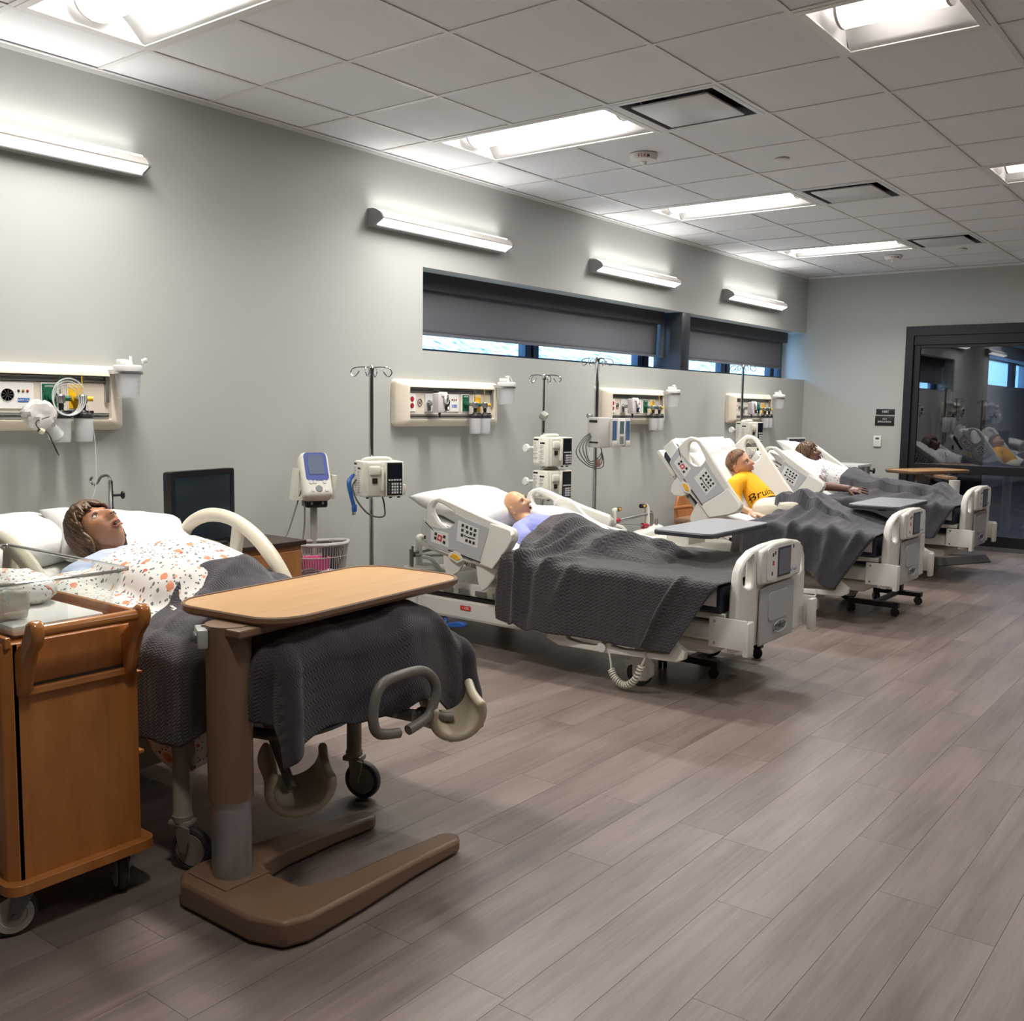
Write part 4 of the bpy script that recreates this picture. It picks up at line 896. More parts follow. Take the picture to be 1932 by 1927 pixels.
for sy, yy in ((-1, y0+.035), (1, y1-.035)):
    ar = B(); prof = [(-.006, .70), (.0, .676), (.02, .67), (.036, .69), (.05, .74), (.072, .79), (.1, .82), (.112, .85), (.104, .878), (.08, .886), (.058, .872), (.05, .85), (.034, .822), (.008, .80), (-.006, .79)]
    ar.prism(prof, .034, 'xz', (0, yy+.017, 0)); obj('handle_arm', ar, wd_oak2, t, smooth=40, bevel=.011)
obj('handle_rod', B().cyl((.08, y0+.04, .853), (.08, y1-.04, .853), .0165, n=18), wd_oak2, t)
for (cx_, cy_, ya, m_w) in ((-.03, y0+.035, 1.25, 0), (-.03, y1-.05, -.35, 1), (-L_+.03, y0+.035, 2.2, 0), (-L_+.03, y1-.05, 1.2, 1)):
    d = Vector((math.cos(ya), math.sin(ya), 0)); n_ = Vector((-d.y, d.x, 0)); ctr = Vector((cx_, cy_, .0635))-d*.03
    wv = B().lathe([(.0, -.014), (.05, -.014), (.06, -.012), (.0635, -.005), (.0635, .005), (.06, .012), (.05, .014), (0, .014)], ctr, Matrix((n_, d, Vector((0, 0, 1)))).transposed() @ Euler((0, R(90), 0)).to_matrix(), 28)
    c_ = obj('caster', wv, mat('tyre_grey', (60, 60, 62), .5), t)
    hubm = mat('hub_cream', (186, 178, 166), .4)
    for s_ in (-1, 1):
        obj('caster_hub', B().lathe([(0, 0), (.05, 0), (.052, -.003), (.036, -.004), (.034, -.001), (0, -.002)], ctr+n_*s_*.0145, Matrix((n_*-s_, d, Vector((0, 0, 1)))).transposed() @ Euler((0, R(90), 0)).to_matrix(), 28), hubm, c_)
    fk = B()
    for s_ in (-1, 1):
        P0 = Vector((cx_, cy_, .13))+n_*s_*.02
        fk.loft([[P0-d*.03+n_*s_*.001, P0+d*.03+n_*s_*.001, ctr+n_*s_*.02+d*.014+Vector((0, 0, -.012)), ctr+n_*s_*.02-d*.014+Vector((0, 0, -.012))], [P0-d*.03+n_*s_*.004, P0+d*.03+n_*s_*.004, ctr+n_*s_*.024+d*.014+Vector((0, 0, -.012)), ctr+n_*s_*.024-d*.014+Vector((0, 0, -.012))]])
    fk.box((cx_, cy_, .132), (.06, .06, .006), Euler((0, 0, ya)).to_matrix()); fk.cyl(ctr-n_*.03, ctr+n_*.03, .006, n=8)
    obj('caster_fork', fk, m_steel if m_w else mat('fork_grey', (120, 122, 124), .4, .5), c_, smooth=20)
t2 = thing('bassinet_tub', 'clear acrylic newborn tub resting on the oak cart', 'tub', (1.5, 1.41, .80))
tb = B(); lo = rrect(.66, .30, .03, 4); hi = rrect(.74, .37, .04, 4)
tb.loft([[(p[0]-.0, p[1], .03) for p in lo], [(p[0], p[1], .155) for p in hi], [(p[0]*1.03, p[1]*1.06, .162) for p in hi], [(p[0]*1.03, p[1]*1.06, .166) for p in hi], [(p[0]*.99, p[1]*.99, .162) for p in hi], [(p[0]*.985, p[1]*.985, .036) for p in lo]], cap=False); tb.bx(-.32, .32, -.14, .14, .004, .008)
obj('tub', tb, m_clear, t2, smooth=40)
obj('rim', B().tube([(p[0]*1.02, p[1]*1.04, .165) for p in hi], .005, 6, True), clear('acrylic_rim', (206, 206, 200), 2.2, .05, .25), t2)
dv = B().bx(.03, .36, -.178, -.174, .02, .15).bx(.356, .36, -.178, .0, .02, .15).bx(.03, .036, -.178, .0, .02, .15)
obj('caddy', dv, m_clear, t2, smooth=0)
tag(obj('bassinet_pad', B().box((1.5, 1.41, .825), (.64, .27, .03), None, .012), mat('pad_white', (226, 224, 222), .8)), 'white pad lying in the clear newborn tub', 'mattress')
m_floral = print_mat('floral_print', (232, 228, 222), [(26, .17, (116, 122, 118), .62), (44, .17, (98, 104, 104), .42), (9, .15, (226, 146, 112), .62), (9, .085, (202, 100, 72), .62), (17, .13, (228, 170, 140), .3)])
bl = B(); bl.ball((0, 0, 0), (.19, .09, .05), n=30)  # added lump standing in for the floral sheet's reflection in the tub
for v in bl.bm.verts: v.co += v.co.normalized()*.02*noise.fractal(v.co*16, 1, 2, 4); v.co.z = max(v.co.z, -.036)
ul = bl.bm.loops.layers.uv.verify()
for f in bl.bm.faces:
    for lp in f.loops: lp[ul].uv = (lp.vert.co.x*1.6, lp.vert.co.y*1.6+lp.vert.co.z)
o = obj('sheet_reflection_lump', bl, m_floral, smooth=180); o.location = (1.43, 1.47, .877); tag(o, 'added floral lump imitating the sheet reflected in the clear tub', 'blanket')
m_dia = print_mat('diaper_print', (216, 212, 204), [(12, .2, (186, 204, 212), .4), (16, .14, (222, 170, 180), .35), (22, .1, (212, 196, 120), .4)])
for k in range(5):
    d = B(); d.grid(lambda u, v: Vector((.012*math.sin(v*PI)+.006*nz(u*5+k*7, v*5), (u-.5)*.12, -.02+v*.085+.006*math.sin(u*PI)+.004*nz(u*9, v*4+k))), 12, 10, lambda u, v: (u*.3+k*.3, v*.22))
    o = obj('folded_diaper', d, m_dia, smooth=180, thick=.02); o.location = (1.58+k*.043, 1.29+.006*(k % 2), .862); o.rotation_euler = (0, .1*(k-2), .15*((k*7) % 3-1))
    tag(o, ['folded printed diaper nearest the left edge, in clear tub caddy', 'second folded printed diaper in the tub caddy', 'middle folded printed diaper in the tub caddy', 'fourth folded printed diaper in the tub caddy', 'folded printed diaper closest to the rod handle, in tub caddy'][k], 'diaper', 'folded diapers in the bassinet')

# ------------------------------------------------------------------ first bed: cream birthing bed
m_bcream = mat('bed_cream', (214, 206, 186), .38); m_bgrey = mat('bed_frame_taupe', (150, 140, 126), .42); m_leather = mat('cream_vinyl', (198, 186, 162), .42, bump=(60, .12, .003)); m_dkgrip = mat('grip_grey', (120, 114, 108), .4)
BX, BY = .1, 2.12
bed1 = thing('birthing_bed', 'cream birthing bed nearest the viewer, with curved side rails and leg supports', 'hospital bed', (BX, BY, 0))
hb_ = B().prism([(p[0], p[1]) for p in rrect(.92, .34, .06, 5, 0, .735)], .035, 'yz', (0.0, 0, 0)); obj('headboard', hb_, m_bcream, bed1, bevel=.012)
fr = B(); fr.bx(.1, 1.9, -.33, -.27, .36, .44).bx(.1, 1.9, .27, .33, .36, .44).bx(.1, .18, -.33, .33, .36, .44).bx(1.72, 1.8, -.37, .37, .36, .43).bx(.5, 1.2, -.2, .2, .12, .36).bx(.3, .42, -.37, .37, .36, .43)
obj('frame', fr, m_bgrey, bed1, smooth=0, bevel=.006)
obj('deck', B().bx(.05, 1.86, -.36, .42, .5, .55), mat('deck_grey', (96, 92, 88), .5), bed1, smooth=0, bevel=.01)
obj('lift_arm', B().cyl((.6, -.2, .3), (1.3, -.24, .52), .025).cyl((.6, .2, .3), (1.3, .24, .52), .025).cyl((1.4, -.25, .4), (1.4, -.25, .52), .03).cyl((1.4, .25, .4), (1.4, .25, .52), .03).cyl((.3, -.25, .4), (.3, -.25, .52), .03).cyl((.3, .25, .4), (.3, .25, .52), .03), m_bgrey, bed1)
for (x, y, ya) in ((1.775, -.37, .35), (1.76, .37, .35), (.36, -.37, .8), (.36, .37, -.4)):
    lg = obj('leg', B().lathe([(0, .155), (.03, .155), (.032, .175), (.028, .18), (.026, .44), (0, .44)], (x, y, 0), None, 18), m_bgrey, bed1)
    d = Vector((math.cos(ya), math.sin(ya), 0)); n_ = Vector((-d.y, d.x, 0)); ctr = Vector((x, y, .07))+d*.035*(1 if x > 1 else -1)
    rm = Matrix((n_, d, Vector((0, 0, 1)))).transposed() @ Euler((0, R(90), 0)).to_matrix()
    obj('wheel', B().lathe([(0, -.013), (.054, -.013), (.056, -.017), (.066, -.014), (.07, -.006), (.07, .006), (.066, .014), (.056, .017), (.054, .013), (0, .013)], ctr, rm, 30), mat('tyre_dark', (62, 60, 60), .5), lg)
    obj('wheel_disc', B().lathe([(0, -.0165), (.05, -.0165), (.052, -.013), (.052, .013), (.05, .0165), (0, .0165)], ctr, rm, 28), mat('disc_taupe', (150, 140, 130), .4), lg)
    obj('fork', B().box((x, y, .15), (.075, .055, .022), Euler((0, 0, ya)).to_matrix(), .008).prism([(-.035, 0), (.035, 0), (.03, -.03), (.012, -.085), (-.012, -.085), (-.03, -.04)], .006, 'xz', tuple(Vector((x, y, .15))+n_*-.026+d*.02*(1 if x > 1 else -1)), rot=Euler((0, 0, ya)).to_matrix() if False else None), m_bgrey, lg, smooth=30)
def rail1(y, s):
    rp = [(.545, .70), (.55, .80), (.575, .885), (.64, .935), (.73, .965), (.83, .972), (.94, .955), (1.06, .905), (1.16, .835), (1.24, .755), (1.29, .68)]
    t_ = bed1
    r = obj('side_rail', B().tube([(p[0], y, p[1]) for p in rp], [.024, .026, .028, .03, .03, .03, .03, .032, .033, .032, .03], 10, sm=5, flat=.85), m_bcream, t_)
    pan = [(.63, .68), (.64, .80), (.665, .845), (.72, .862), (.80, .855), (.87, .835), (.93, .83), (1.0, .80), (1.1, .745), (1.16, .69), (1.15, .66), (.66, .66)]
    pn = obj('rail_panel', B().prism(pan, .03, 'xz', (0, y+.015, 0)), m_bcream, r, bevel=.008)
    obj('rail_strut', B().prism([(.90, .82), (.955, .81), (.985, .93), (.955, .955), (.925, .955)], .03, 'xz', (0, y+.015, 0)), m_bcream, r, bevel=.008)
    obj('rail_knob', B().lathe([(0, .012), (.016, .012), (.02, .006), (.034, .005), (.036, 0), (.036, -.004)], (.755, y+s*.016, .80), Euler((R(-90*s), 0, 0)).to_matrix(), 20), m_bcream, r)
    kp = obj('rail_keypad', B().prism([(.885, .79), (.94, .80), (1.06, .735), (1.085, .70), (1.07, .685), (.88, .70)], .003, 'xz', (0, y+s*.016+.0015, 0)), mat('keypad_pale', (206, 200, 184), .4), r, smooth=0)
    q = B()
    for (kx, kz) in ((.9, .775), (.93, .78), (.9, .74), (.935, .745), (.97, .75), (.96, .715), (1.0, .735), (1.03, .715)): q.lathe([(0, 0), (.008, 0), (.007, .003), (0, .003)], (kx, y+s*.018, kz), Euler((R(-90*s), 0, 0)).to_matrix(), 8)
    o = obj('rail_button', q, m_blk, r); o['kind'] = 'stuff'
    obj('rail_arm', B().box((.72, y-s*-.0, .6), (.06, .025, .2)).box((1.05, y, .6), (.06, .025, .2)), m_bgrey, t_, smooth=0, bevel=.005)
rail1(.475, -1); rail1(-.475, -1)
ms = B(); Bk = R(32)
prof = [(.06, .56), (1.8, .56), (1.8, .71), (.98, .71), (.9, .735), (.3, .93), (.1, 1.0)] and [(.10, .66), (.95, .55), (1.84, .55), (1.86, .57), (1.86, .70), (1.84, .72), (.95, .72), (.16, .835), (.12, .83), (.08, .69)]
ms.prism(prof, .80, 'xz', (0, .44, 0)); obj('mattress', ms, mat('mattress_sheet', (222, 219, 212), .85, bump=(9, .25, .01)), bed1, bevel=.02)
hp = obj('head_bar', B().tube([(.04, -.46, .72), (.045, -.46, .89), (.045, -.4, .9), (.045, .4, .9), (.045, .46, .89), (.04, .46, .72)], .022, 8, sm=4), m_bcream, bed1)
# leg supports: padded troughs on arms
def trough(c, ax, up, rad, ln, nm='leg_support'):
    ax = Vector(ax).normalized(); up = Vector(up); up = (up-ax*up.dot(ax)).normalized(); sd = ax.cross(up); b = B(); n = 18; c = Vector(c)
    def pt(v, u, r): a = R(-118+236*v); return c+ax*(u-.5)*ln*(1-.25*math.cos(a)**2*0)-up*(r*math.cos(a))+sd*(r*math.sin(a))
    b.grid(lambda u, v: pt(v, u, rad*(1-.1*math.sin(PI*u))), 10, n)
    o = obj(nm, b, m_leather, bed1, smooth=180, thick=.03); o.modifiers['thickness'].offset = 0
    s = o.modifiers.new('soft', 'SUBSURF'); s.levels = 1; s.render_levels = 1
    q = B(); q.tube([c-up*(rad+.016), c-up*(rad+.06)-ax*.02, c-up*(rad+.05)-ax*.14], .014, 8, sm=3); q.cyl(c-up*(rad+.02)-ax*.05-sd*.02, c-up*(rad+.02)-ax*.05-sd*.07, .014, n=10)
    obj('support_arm', q, m_blk, o)
trough((2.02, -.12, .30), (.75, -.45, -.28), (-.1, .2, 1), .10, .19)
trough((2.30, .30, .475), (.7, -.45, -.2), (-.3, .1, 1), .085, .17)
gp = [(2.31, a_, b_) for a_, b_ in ((.038, .446), (-.047, .465), (-.071, .512), (-.062, .575), (-.031, .615), (.033, .626), (.132, .623), (.189, .59), (.209, .539), (.182, .476), (.14, .456), (.08, .444))]
obj('hand_grip', B().tube(gp, .0165, 10, sm=5), m_dkgrip, bed1)
obj('foot_rail', B().tube([(1.8, -.3, .47), (2.05, -.26, .462), (2.13, -.12, .462), (2.08, .05, .47), (1.8, .1, .47)], .018, 8, sm=5), mat('rail_slate', (92, 92, 94), .35, .4), bed1)
obj('foot_section', B().bx(1.86, 2.06, -.22, .40, .50, .64, .03), m_leather, bed1)
obj('support_bar', B().cyl((1.8, .0, .5), (2.26, .16, .46), .02).cyl((2.2, .12, .47), (2.3, .3, .43), .016).cyl((1.8, -.1, .5), (2.02, -.14, .25), .016).cyl((2.25, .2, .45), (2.25, .26, .42), .03), m_dkgrip, bed1)
ip = obj('iv_rod', B().cyl((.05, .43, .5), (.05, .43, 1.08), .012).tube([(.05, .43, 1.08), (.05, .415, 1.105), (.05, .385, 1.1), (.05, .365, 1.075), (.05, .345, 1.065), (.05, .33, 1.085), (.05, .34, 1.1)], .006, 7, sm=4), m_chrome, bed1)
obj('rod_knob', B().cyl((.05, .43, 1.01), (.06, .475, 1.01), .006, n=8).ball((.06, .485, 1.01), (.015, .01, .02), n=10), m_blk, ip)
# ------------------------------------------------------------------ three white powered beds
m_bw = mat('bed_white', (224, 222, 214), .36); m_bg = mat('rail_grey', (186, 188, 192), .38); m_bg2 = mat('panel_grey', (172, 174, 176), .36); m_navy = mat('mattress_navy', (44, 48, 62), .6); m_sheet = mat('bed_sheet_white', (228, 227, 224), .85, bump=(14, .3, .006)); m_ora = mat('release_yellow', (240, 178, 40), .4)
m_pan = mat('panel_white', (226, 226, 224), .4); m_prt = mat('print_black', (44, 44, 46), .5); m_lcd = mat('lcd_panel', (112, 118, 126), .2); m_tyre = mat('tyre_black', (38, 38, 40), .5)
RA = R(13)
def unrot(p, a=RA, o=(.837, .525)):      # bed-two rail outlines, turned level about the lower corner
    dx, dz = p[0]-o[0], p[1]-o[1]; return (dx*math.cos(a)-dz*math.sin(a), dx*math.sin(a)+dz*math.cos(a))
rail_out = [unrot(p) for p in [(.413, .917), (.355, .901), (.324, .88), (.308, .839), (.298, .767), (.298, .679), (.32, .613), (.4, .589), (.493, .571), (.596, .551), (.706, .541), (.764, .534), (.837, .525), (.879, .573), (.95, .66), (.982, .71), (.982, .748), (.961, .775), (.914, .786), (.799, .812), (.702, .839), (.602, .866), (.501, .896)]]
rail_hole = [unrot(p) for p in [(.387, .884), (.44, .872), (.53, .836), (.535, .80), (.527, .762), (.512, .747), (.461, .739), (.409, .764), (.361, .819), (.357, .855)]]
rail_grey = [unrot(p) for p in [(.306, .745), (.40, .735), (.451, .732), (.50, .74), (.538, .77), (.543, .828), (.633, .80), (.80, .762), (.772, .691), (.722, .552), (.595, .574), (.483, .594), (.335, .622), (.31, .66)]]
p_small = [unrot(p) for p in [(.352, .722), (.49, .708), (.493, .622), (.352, .645)]]
p_big = [unrot(p) for p in [(.565, .79), (.722, .752), (.712, .640), (.553, .668)]]
lobeL = [unrot(p) for p in [(.43, .6), (.435, .50), (.458, .455), (.505, .449), (.556, .484), (.60, .56)]]
lobeR = [unrot(p) for p in [(.68, .555), (.70, .44), (.717, .402), (.737, .39), (.776, .417), (.823, .476), (.851, .535), (.8, .56)]]
flare = [unrot(p) for p in [(.80, .80), (.914, .783), (.96, .772), (.978, .748), (.978, .712), (.95, .664), (.879, .577), (.837, .529), (.722, .545), (.772, .691)]]
m_keyb = mat('key_black', (46, 46, 48), .5); m_keyr = mat('key_red', (206, 56, 48), .45)
def head_rail(bed, y, s, th, ax, az):
    """s: side the printed face looks to (-1 = -Y). th: tilt with the backrest; (ax, az): lower corner"""
    e = bpy.data.objects.new('head_rail', None)
    t0 = .035
    rl_ = obj('head_rail', B().prism(rail_out, t0, 'xz', (0, t0/2, 0), [list(reversed(rail_hole))]), m_bw, bed, bevel=.011)
    bpy.data.objects.remove(e)
    rl_.location = (ax, y, az); rl_.rotation_euler = (0, th, 0)
    f = s*t0/2
    obj('rail_inlay', B().prism(rail_grey, .005, 'xz', (0, f+.0015, 0)), m_bg, rl_, smooth=30, bevel=.0015)
    obj('rail_wing', B().loft([[(p[0], f*.6, p[1]) for p in flare], [(lerp(p[0], -.0+.04, .06), f+s*(.03 if 2 < i < 8 else .006), lerp(p[1], .12, .06)) for i, p in enumerate(flare)]]), m_bw, rl_, smooth=30, bevel=.006)
    for nm, pp in (('keypad_small', p_small), ('keypad_large', p_big)):
        obj(nm, B().prism(pp, .004, 'xz', (0, f+s*.003+.002, 0)), m_pan, rl_, smooth=0, bevel=.001)
    def cell(pp, u, v): a = Vector(pp[0]).lerp(Vector(pp[1]), u); b_ = Vector(pp[3]).lerp(Vector(pp[2]), u); return b_.lerp(a, v)
    q = B(); qr = B()
    def key(bb, pp, u, v, w_): c_ = cell(pp, u, v); bb.box((c_.x, f+s*.006, c_.y), (w_, .003, w_))
    for u, v in ((.25, .86), (.45, .86), (.65, .86), (.85, .86), (.25, .62), (.48, .62), (.66, .62), (.83, .62), (.25, .38), (.48, .2), (.65, .2), (.82, .2)): key(q, p_big, u, v, .016)
    for k in range(6): c_ = cell(p_big, .38+k*.09, .40-.02*math.sin(k)); q.box((c_.x, f+s*.006, c_.y), (.013, .002, .006))
    for u, v in ((.3, .72), (.27, .4), (.78, .68), (.76, .28)): key(q, p_small, u, v, .017)
    key(qr, p_small, .52, .5, .034)
    o = obj('rail_key', q, m_keyb, rl_, smooth=0); o['kind'] = 'stuff'
    rk = obj('lock_key', qr, m_keyr, rl_, smooth=0); 
    q = B(); c_ = cell(p_small, .52, .5); q.box((c_.x, f+s*.0078, c_.y), (.016, .001, .016)); obj('lock_mark', q, m_pan, rk, smooth=0)
    st = [unrot(p) for p in ((.49, .612), (.74, .563), (.738, .556), (.49, .605))]
    obj('rail_stripe', B().prism(st, .002, 'xz', (0, f+s*.004+.001, 0)), m_prt, rl_, smooth=0)
    st = [unrot(p) for p in ((.31, .76), (.375, .715), (.372, .711), (.307, .756))]
    obj('rail_stripe', B().prism(st, .002, 'xz', (0, f+s*.004+.001, 0)), m_prt, rl_, smooth=0)
    if s < 0:
        c_ = unrot((.60, .582)); tx = text('LIFT TO RELEASE SIDERAIL', .0135, m_prt, rl_, (c_[0], f-.0048, c_[1]-.003), (R(90), R(-13+11-1.5), 0))
    yl = [unrot(p) for p in [(.505, .575), (.53, .592), (.56, .588), (.59, .566), (.56, .553)]]
    obj('release_surround', B().prism([unrot(p) for p in [(.485, .568), (.505, .598), (.545, .608), (.585, .595), (.61, .56), (.56, .535)]], .008, 'xz', (0, f+s*.002+.004, 0)), m_bw, rl_, smooth=30, bevel=.003)
    plab(obj('release_handle', B().prism(yl, .012, 'xz', (0, f+s*.004+.006, 0)), m_ora, rl_, smooth=30, bevel=.003), 'yellow release handle')
    for lb in (lobeL, lobeR): obj('rail_arm', B().prism(lb, .02, 'xz', (0, .01-s*.008, 0)), m_bw, rl_, smooth=30, bevel=.006)
    return rl_
def foot_outline(hw=.43, zb=.26, zs=.56, zt=.78):
    o = [(-hw, zb), (-hw*1.0, .40), (-hw*.985, zs), (-hw*.95, .665), (-hw*.86, .715), (-hw*.66, .757), (-hw*.35, .776), (0, .781)]
    return o+[(-a, b) for a, b in reversed(o[:-1])]
def bow(b, k=.05, hw=.43):
    for v in b.bm.verts: v.co.x += k*(1-(v.co.y/hw)**2)
def footboard(bed, L_, dz, y0=0):
    hw = .43; K = .022; L_ -= .005
    def rnd(pts, n=3): 
        c_ = catmull([(p[0], p[1], 0) for p in pts], n, True); return [(p.x, p.y) for p in c_]
    fo = foot_outline(); 
    hl = [(-.375, .60), (-.325, .575), (-.285, .585), (-.275, .66), (-.285, .725), (-.335, .718), (-.372, .675)]
    hr = [(-a, b) for a, b in reversed(hl)]
    b = B(); b.prism([(p[0], p[1]+dz) for p in fo], .05, 'yz', (L_-.06, 0, 0), [[(p[0], p[1]+dz) for p in rnd(hl)], [(p[0], p[1]+dz) for p in rnd(hr)]]); bow(b, K)
    f = obj('footboard', b, m_bw, bed, bevel=.014)
    mid = [(-.215, .262), (-.212, .555), (-.1, .566), (.1, .566), (.212, .555), (.215, .262)]
    b = B(); b.prism([(p[0], p[1]+dz) for p in mid], .012, 'yz', (L_-.012, 0, 0)); bow(b, K); mp_ = obj('centre_panel', b, m_bg2, f, bevel=.005)
    b = B(); b.prism([(p[0], p[1]+dz) for p in rrect(.25, .15, .03, 4, 0, .45)], .006, 'yz', (L_-.0035, 0, 0)); bow(b, K); obj('panel_emboss', b, m_bg2, mp_, smooth=30, bevel=.003)
    b = B(); b.tube([(L_+K+.0015, .03+.085*math.cos(a), .335+dz+.03*math.sin(a)) for a in [2*PI*k/28 for k in range(28)]], .0022, 5, True); lg = obj('logo_oval', b, mat('logo_silver', (214, 216, 218), .3, .3), mp_)
    text('stryker', .062, m_prt, mp_, (L_+K+.0015, .015, .338+dz), FACE_X, stretch=.9)
    cb_ = [(-.25, .585), (-.265, .70), (-.245, .755), (-.1, .782), (.1, .782), (.245, .755), (.265, .70), (.25, .585), (.1, .578), (-.1, .578)]
    b = B(); b.prism([(p[0], p[1]+dz) for p in cb_], .03, 'yz', (L_-.012, 0, 0)); bow(b, K); cbx = obj('control_box', b, m_bw, f, bevel=.01)
    b = B(); b.prism([(p[0], p[1]+dz) for p in rrect(.40, .165, .02, 4, 0, .68)], .003, 'yz', (L_+.0185, 0, 0)); bow(b, K); obj('control_face', b, m_pan, cbx, smooth=30)
    b = B(); b.bx(L_+K+.0175, L_+K+.0215, -.075, .085, .605+dz, .755+dz); obj('display_rim', b, m_gedge, cbx, smooth=0)
    obj('display', B().bx(L_+K+.021, L_+K+.0225, -.066, .076, .614+dz, .746+dz), m_lcd, cbx, smooth=0)
    q = B(); xx = L_+K*.8+.021
    for (yy, zz, w_, h_) in ((-.135, .725, .016, .018), (-.108, .732, .014, .018), (-.14, .63, .014, .02), (.125, .745, .012, .018)): q.box((xx, yy, zz+dz), (.004, w_, h_))
    for k in range(7): q.box((xx-.002, .14, .715-k*.012+dz), (.004, .035, .0022))
    o = obj('control_key', q, m_keyb, cbx, smooth=0); o['kind'] = 'stuff'
    obj('control_red_key', B().box((xx, -.128, .682+dz), (.004, .024, .026), None, .003), m_keyr, cbx)
    text('inTouch', .026, m_blue, cbx, (xx+.001, .138, .622+dz), FACE_X)
    text('menu lock', .012, m_prt, cbx, (xx+.0005, -.132, .606+dz), FACE_X)
    for s in (-1, 1):
        obj('corner_guard', B().box((L_-.05, s*(hw+.01), .36+dz), (.2, .012, .15), None, .003).box((L_+.045, s*(hw-.02), .34+dz), (.03, .07, .17), None, .006), m_bw, f)
        for zz in (.415, .305): obj('guard_bolt', B().lathe([(0, 0), (.007, 0), (.006, .003), (0, .003)], (L_-.12, s*(hw+.016), zz+dz), Euler((R(-90*s), 0, 0)).to_matrix(), 10), m_steel, f)
    return f
def coil(b, P, r=.014, turns=16, w_=.0042):
    path = catmull(P, 24); n = len(path); pts = []; up0 = Vector((0, 1, 0))
    tot = turns*10
    for i in range(tot+1):
        u = i/tot*(n-1); k = min(n-2, int(u)); p = path[k].lerp(path[k+1], u-k); tg = (path[k+1]-path[k]).normalized(); a = up0; c_ = tg.cross(a).normalized()
        ang = 2*PI*turns*i/tot; pts.append(p+(a*math.cos(ang)+c_*math.sin(ang))*r)
    b.tube(pts, w_, 5)
def power_bed(x0, yc, th, pv, ra, label, dz=0., near='', L_=2.3):
    """origin on the floor under the head end; th backrest angle; pv=(x,z) hinge on the mattress top; ra=(x,z) lower corner of the rails"""
    bed = thing('powered_bed', label, 'hospital bed', (x0, yc, 0), 0, 'white powered hospital beds')
    # base
    b = B(); b.bx(.12, .98, -.40, .40, .17, .30).bx(.9, 2.1, -.3, .3, .2, .27); obj('base', b, m_bw, bed, smooth=0, bevel=.02)
    obj('base_trim', B().bx(.1, .98, -.405, .405, .305, .318), m_blk, bed, smooth=0)
    obj('under_frame', B().bx(.15, 2.2, -.36, .36, .33, .38).bx(.2, .9, -.39, -.34, .32, .40).bx(1.9, 2.24, -.40, .40, .30+dz*.5, .39+dz*.5), m_bw, bed, smooth=0, bevel=.01)
    gl = B()
    for k in range(5): gl.bx(.22+k*.13, .30+k*.13, -.412, -.40, .335, .365)
    obj('frame_fitting', gl, m_steel, bed, smooth=0, bevel=.002)
    for xa in (.45, 1.55): obj('lift_column', B().bx(xa, xa+.2, -.15, .15, .1, .45), m_bw, bed, smooth=0, bevel=.01)
    hc = B(); hc.loft([[(x, y, z) for x, z in ((.0, .17), (.14, .17), (.14, .33), (.11, .40+.04*abs(y)/.42), (.03, .42+.04*abs(y)/.42), (0, .38))] for y in (-.42, -.25, 0, .25, .42)]); obj('head_cover', hc, m_bw, bed, smooth=40, bevel=.01)
    text('250 kg', .03, m_prt, bed, (.142, -.2, .35), FACE_X)
    plab(obj('cpr_label', B().bx(.49, .57, -.4045, -.403, .235, .262), m_keyr, bed, smooth=0), 'small red emergency label'); text('+ CPR', .02, m_let, bed, (.53, -.405, .248), FACE_NY)
    plab(obj('brake_pedal', B().prism([(.40, .135), (.44, .155), (.50, .17), (.555, .168), (.57, .152), (.54, .14), (.46, .128)], .035, 'xz', (0, -.42, 0)).cyl((.4, -.43, .14), (.36, -.38, .16), .01), mat('pedal_blue', (44, 100, 188), .35), bed, smooth=40, bevel=.006), 'blue foot pedal')
    plab(obj('charge_display', B().bx(.16, .235, -.412, -.40, .315, .35), mat('lcd_green', (120, 205, 60), .3, emit=((120, 230, 60), .35)), bed, smooth=0), 'small green status display')
    # casters
    for (x, y) in ((.25, -.36), (.25, .36), (1.74, -.41), (1.74, .41)):
        w_ = obj('wheel', B().lathe([(0, -.018), (.055, -.018), (.068, -.014), (.07, 0), (.068, .014), (.055, .018), (0, .018)], (x, y, .07), Euler((R(90), 0, .15)).to_matrix(), 26), m_tyre, bed)
        obj('wheel_cover', B().prism([(p[0], p[1]) for p in [(-.075, .09), (-.07, .13), (-.03, .155), (.04, .155), (.075, .12), (.078, .06), (.05, .03), (.01, .022), (-.03, .035), (-.045, .065)]], .046, 'xz', (x, y+.023, .005)), m_bw, w_, smooth=40, bevel=.008)
    # deck, mattress
    px, pz = pv; bl = .74; mt = .15
    cs, sn = math.cos(th), math.sin(th)
    hx, hz = px-bl*cs, pz+bl*sn
    ox, oz = -sn*mt, -cs*mt        # thickness direction below the backrest
    def bp(d, h): return (px-d*cs+(-sn)*h*1.0*-1*-1 if False else px-d*cs-sn*(-h)*-1, pz+d*sn-cs*(-h)*-1)
    def P(d, h): return (px-d*cs+sn*h, pz+d*sn+cs*h)      # d up the backrest, h above its surface
    sec = [P(bl, 0), P(.03, 0), (px+.05, pz-.004), (L_-.11, pz-.012), (L_-.10, pz-.03), (L_-.10, pz-mt), (px+.04, pz-mt), P(.0, -mt), P(bl-.02, -mt), P(bl, -mt+.02)]
    m_ = B(); m_.prism(sec, .86, 'xz', (0, .43, 0)); ma = obj('mattress', m_, m_navy, bed, bevel=.02)
    sh = B(); top = [P(bl+.004, -.09), P(bl+.004, .0), P(bl-.02, .006), P(.03, .006), (px+.05, pz+.003), (L_-.12, pz-.006)]
    path = catmull([(p[0], 0, p[1]) for p in top], 6)
    hw = .434
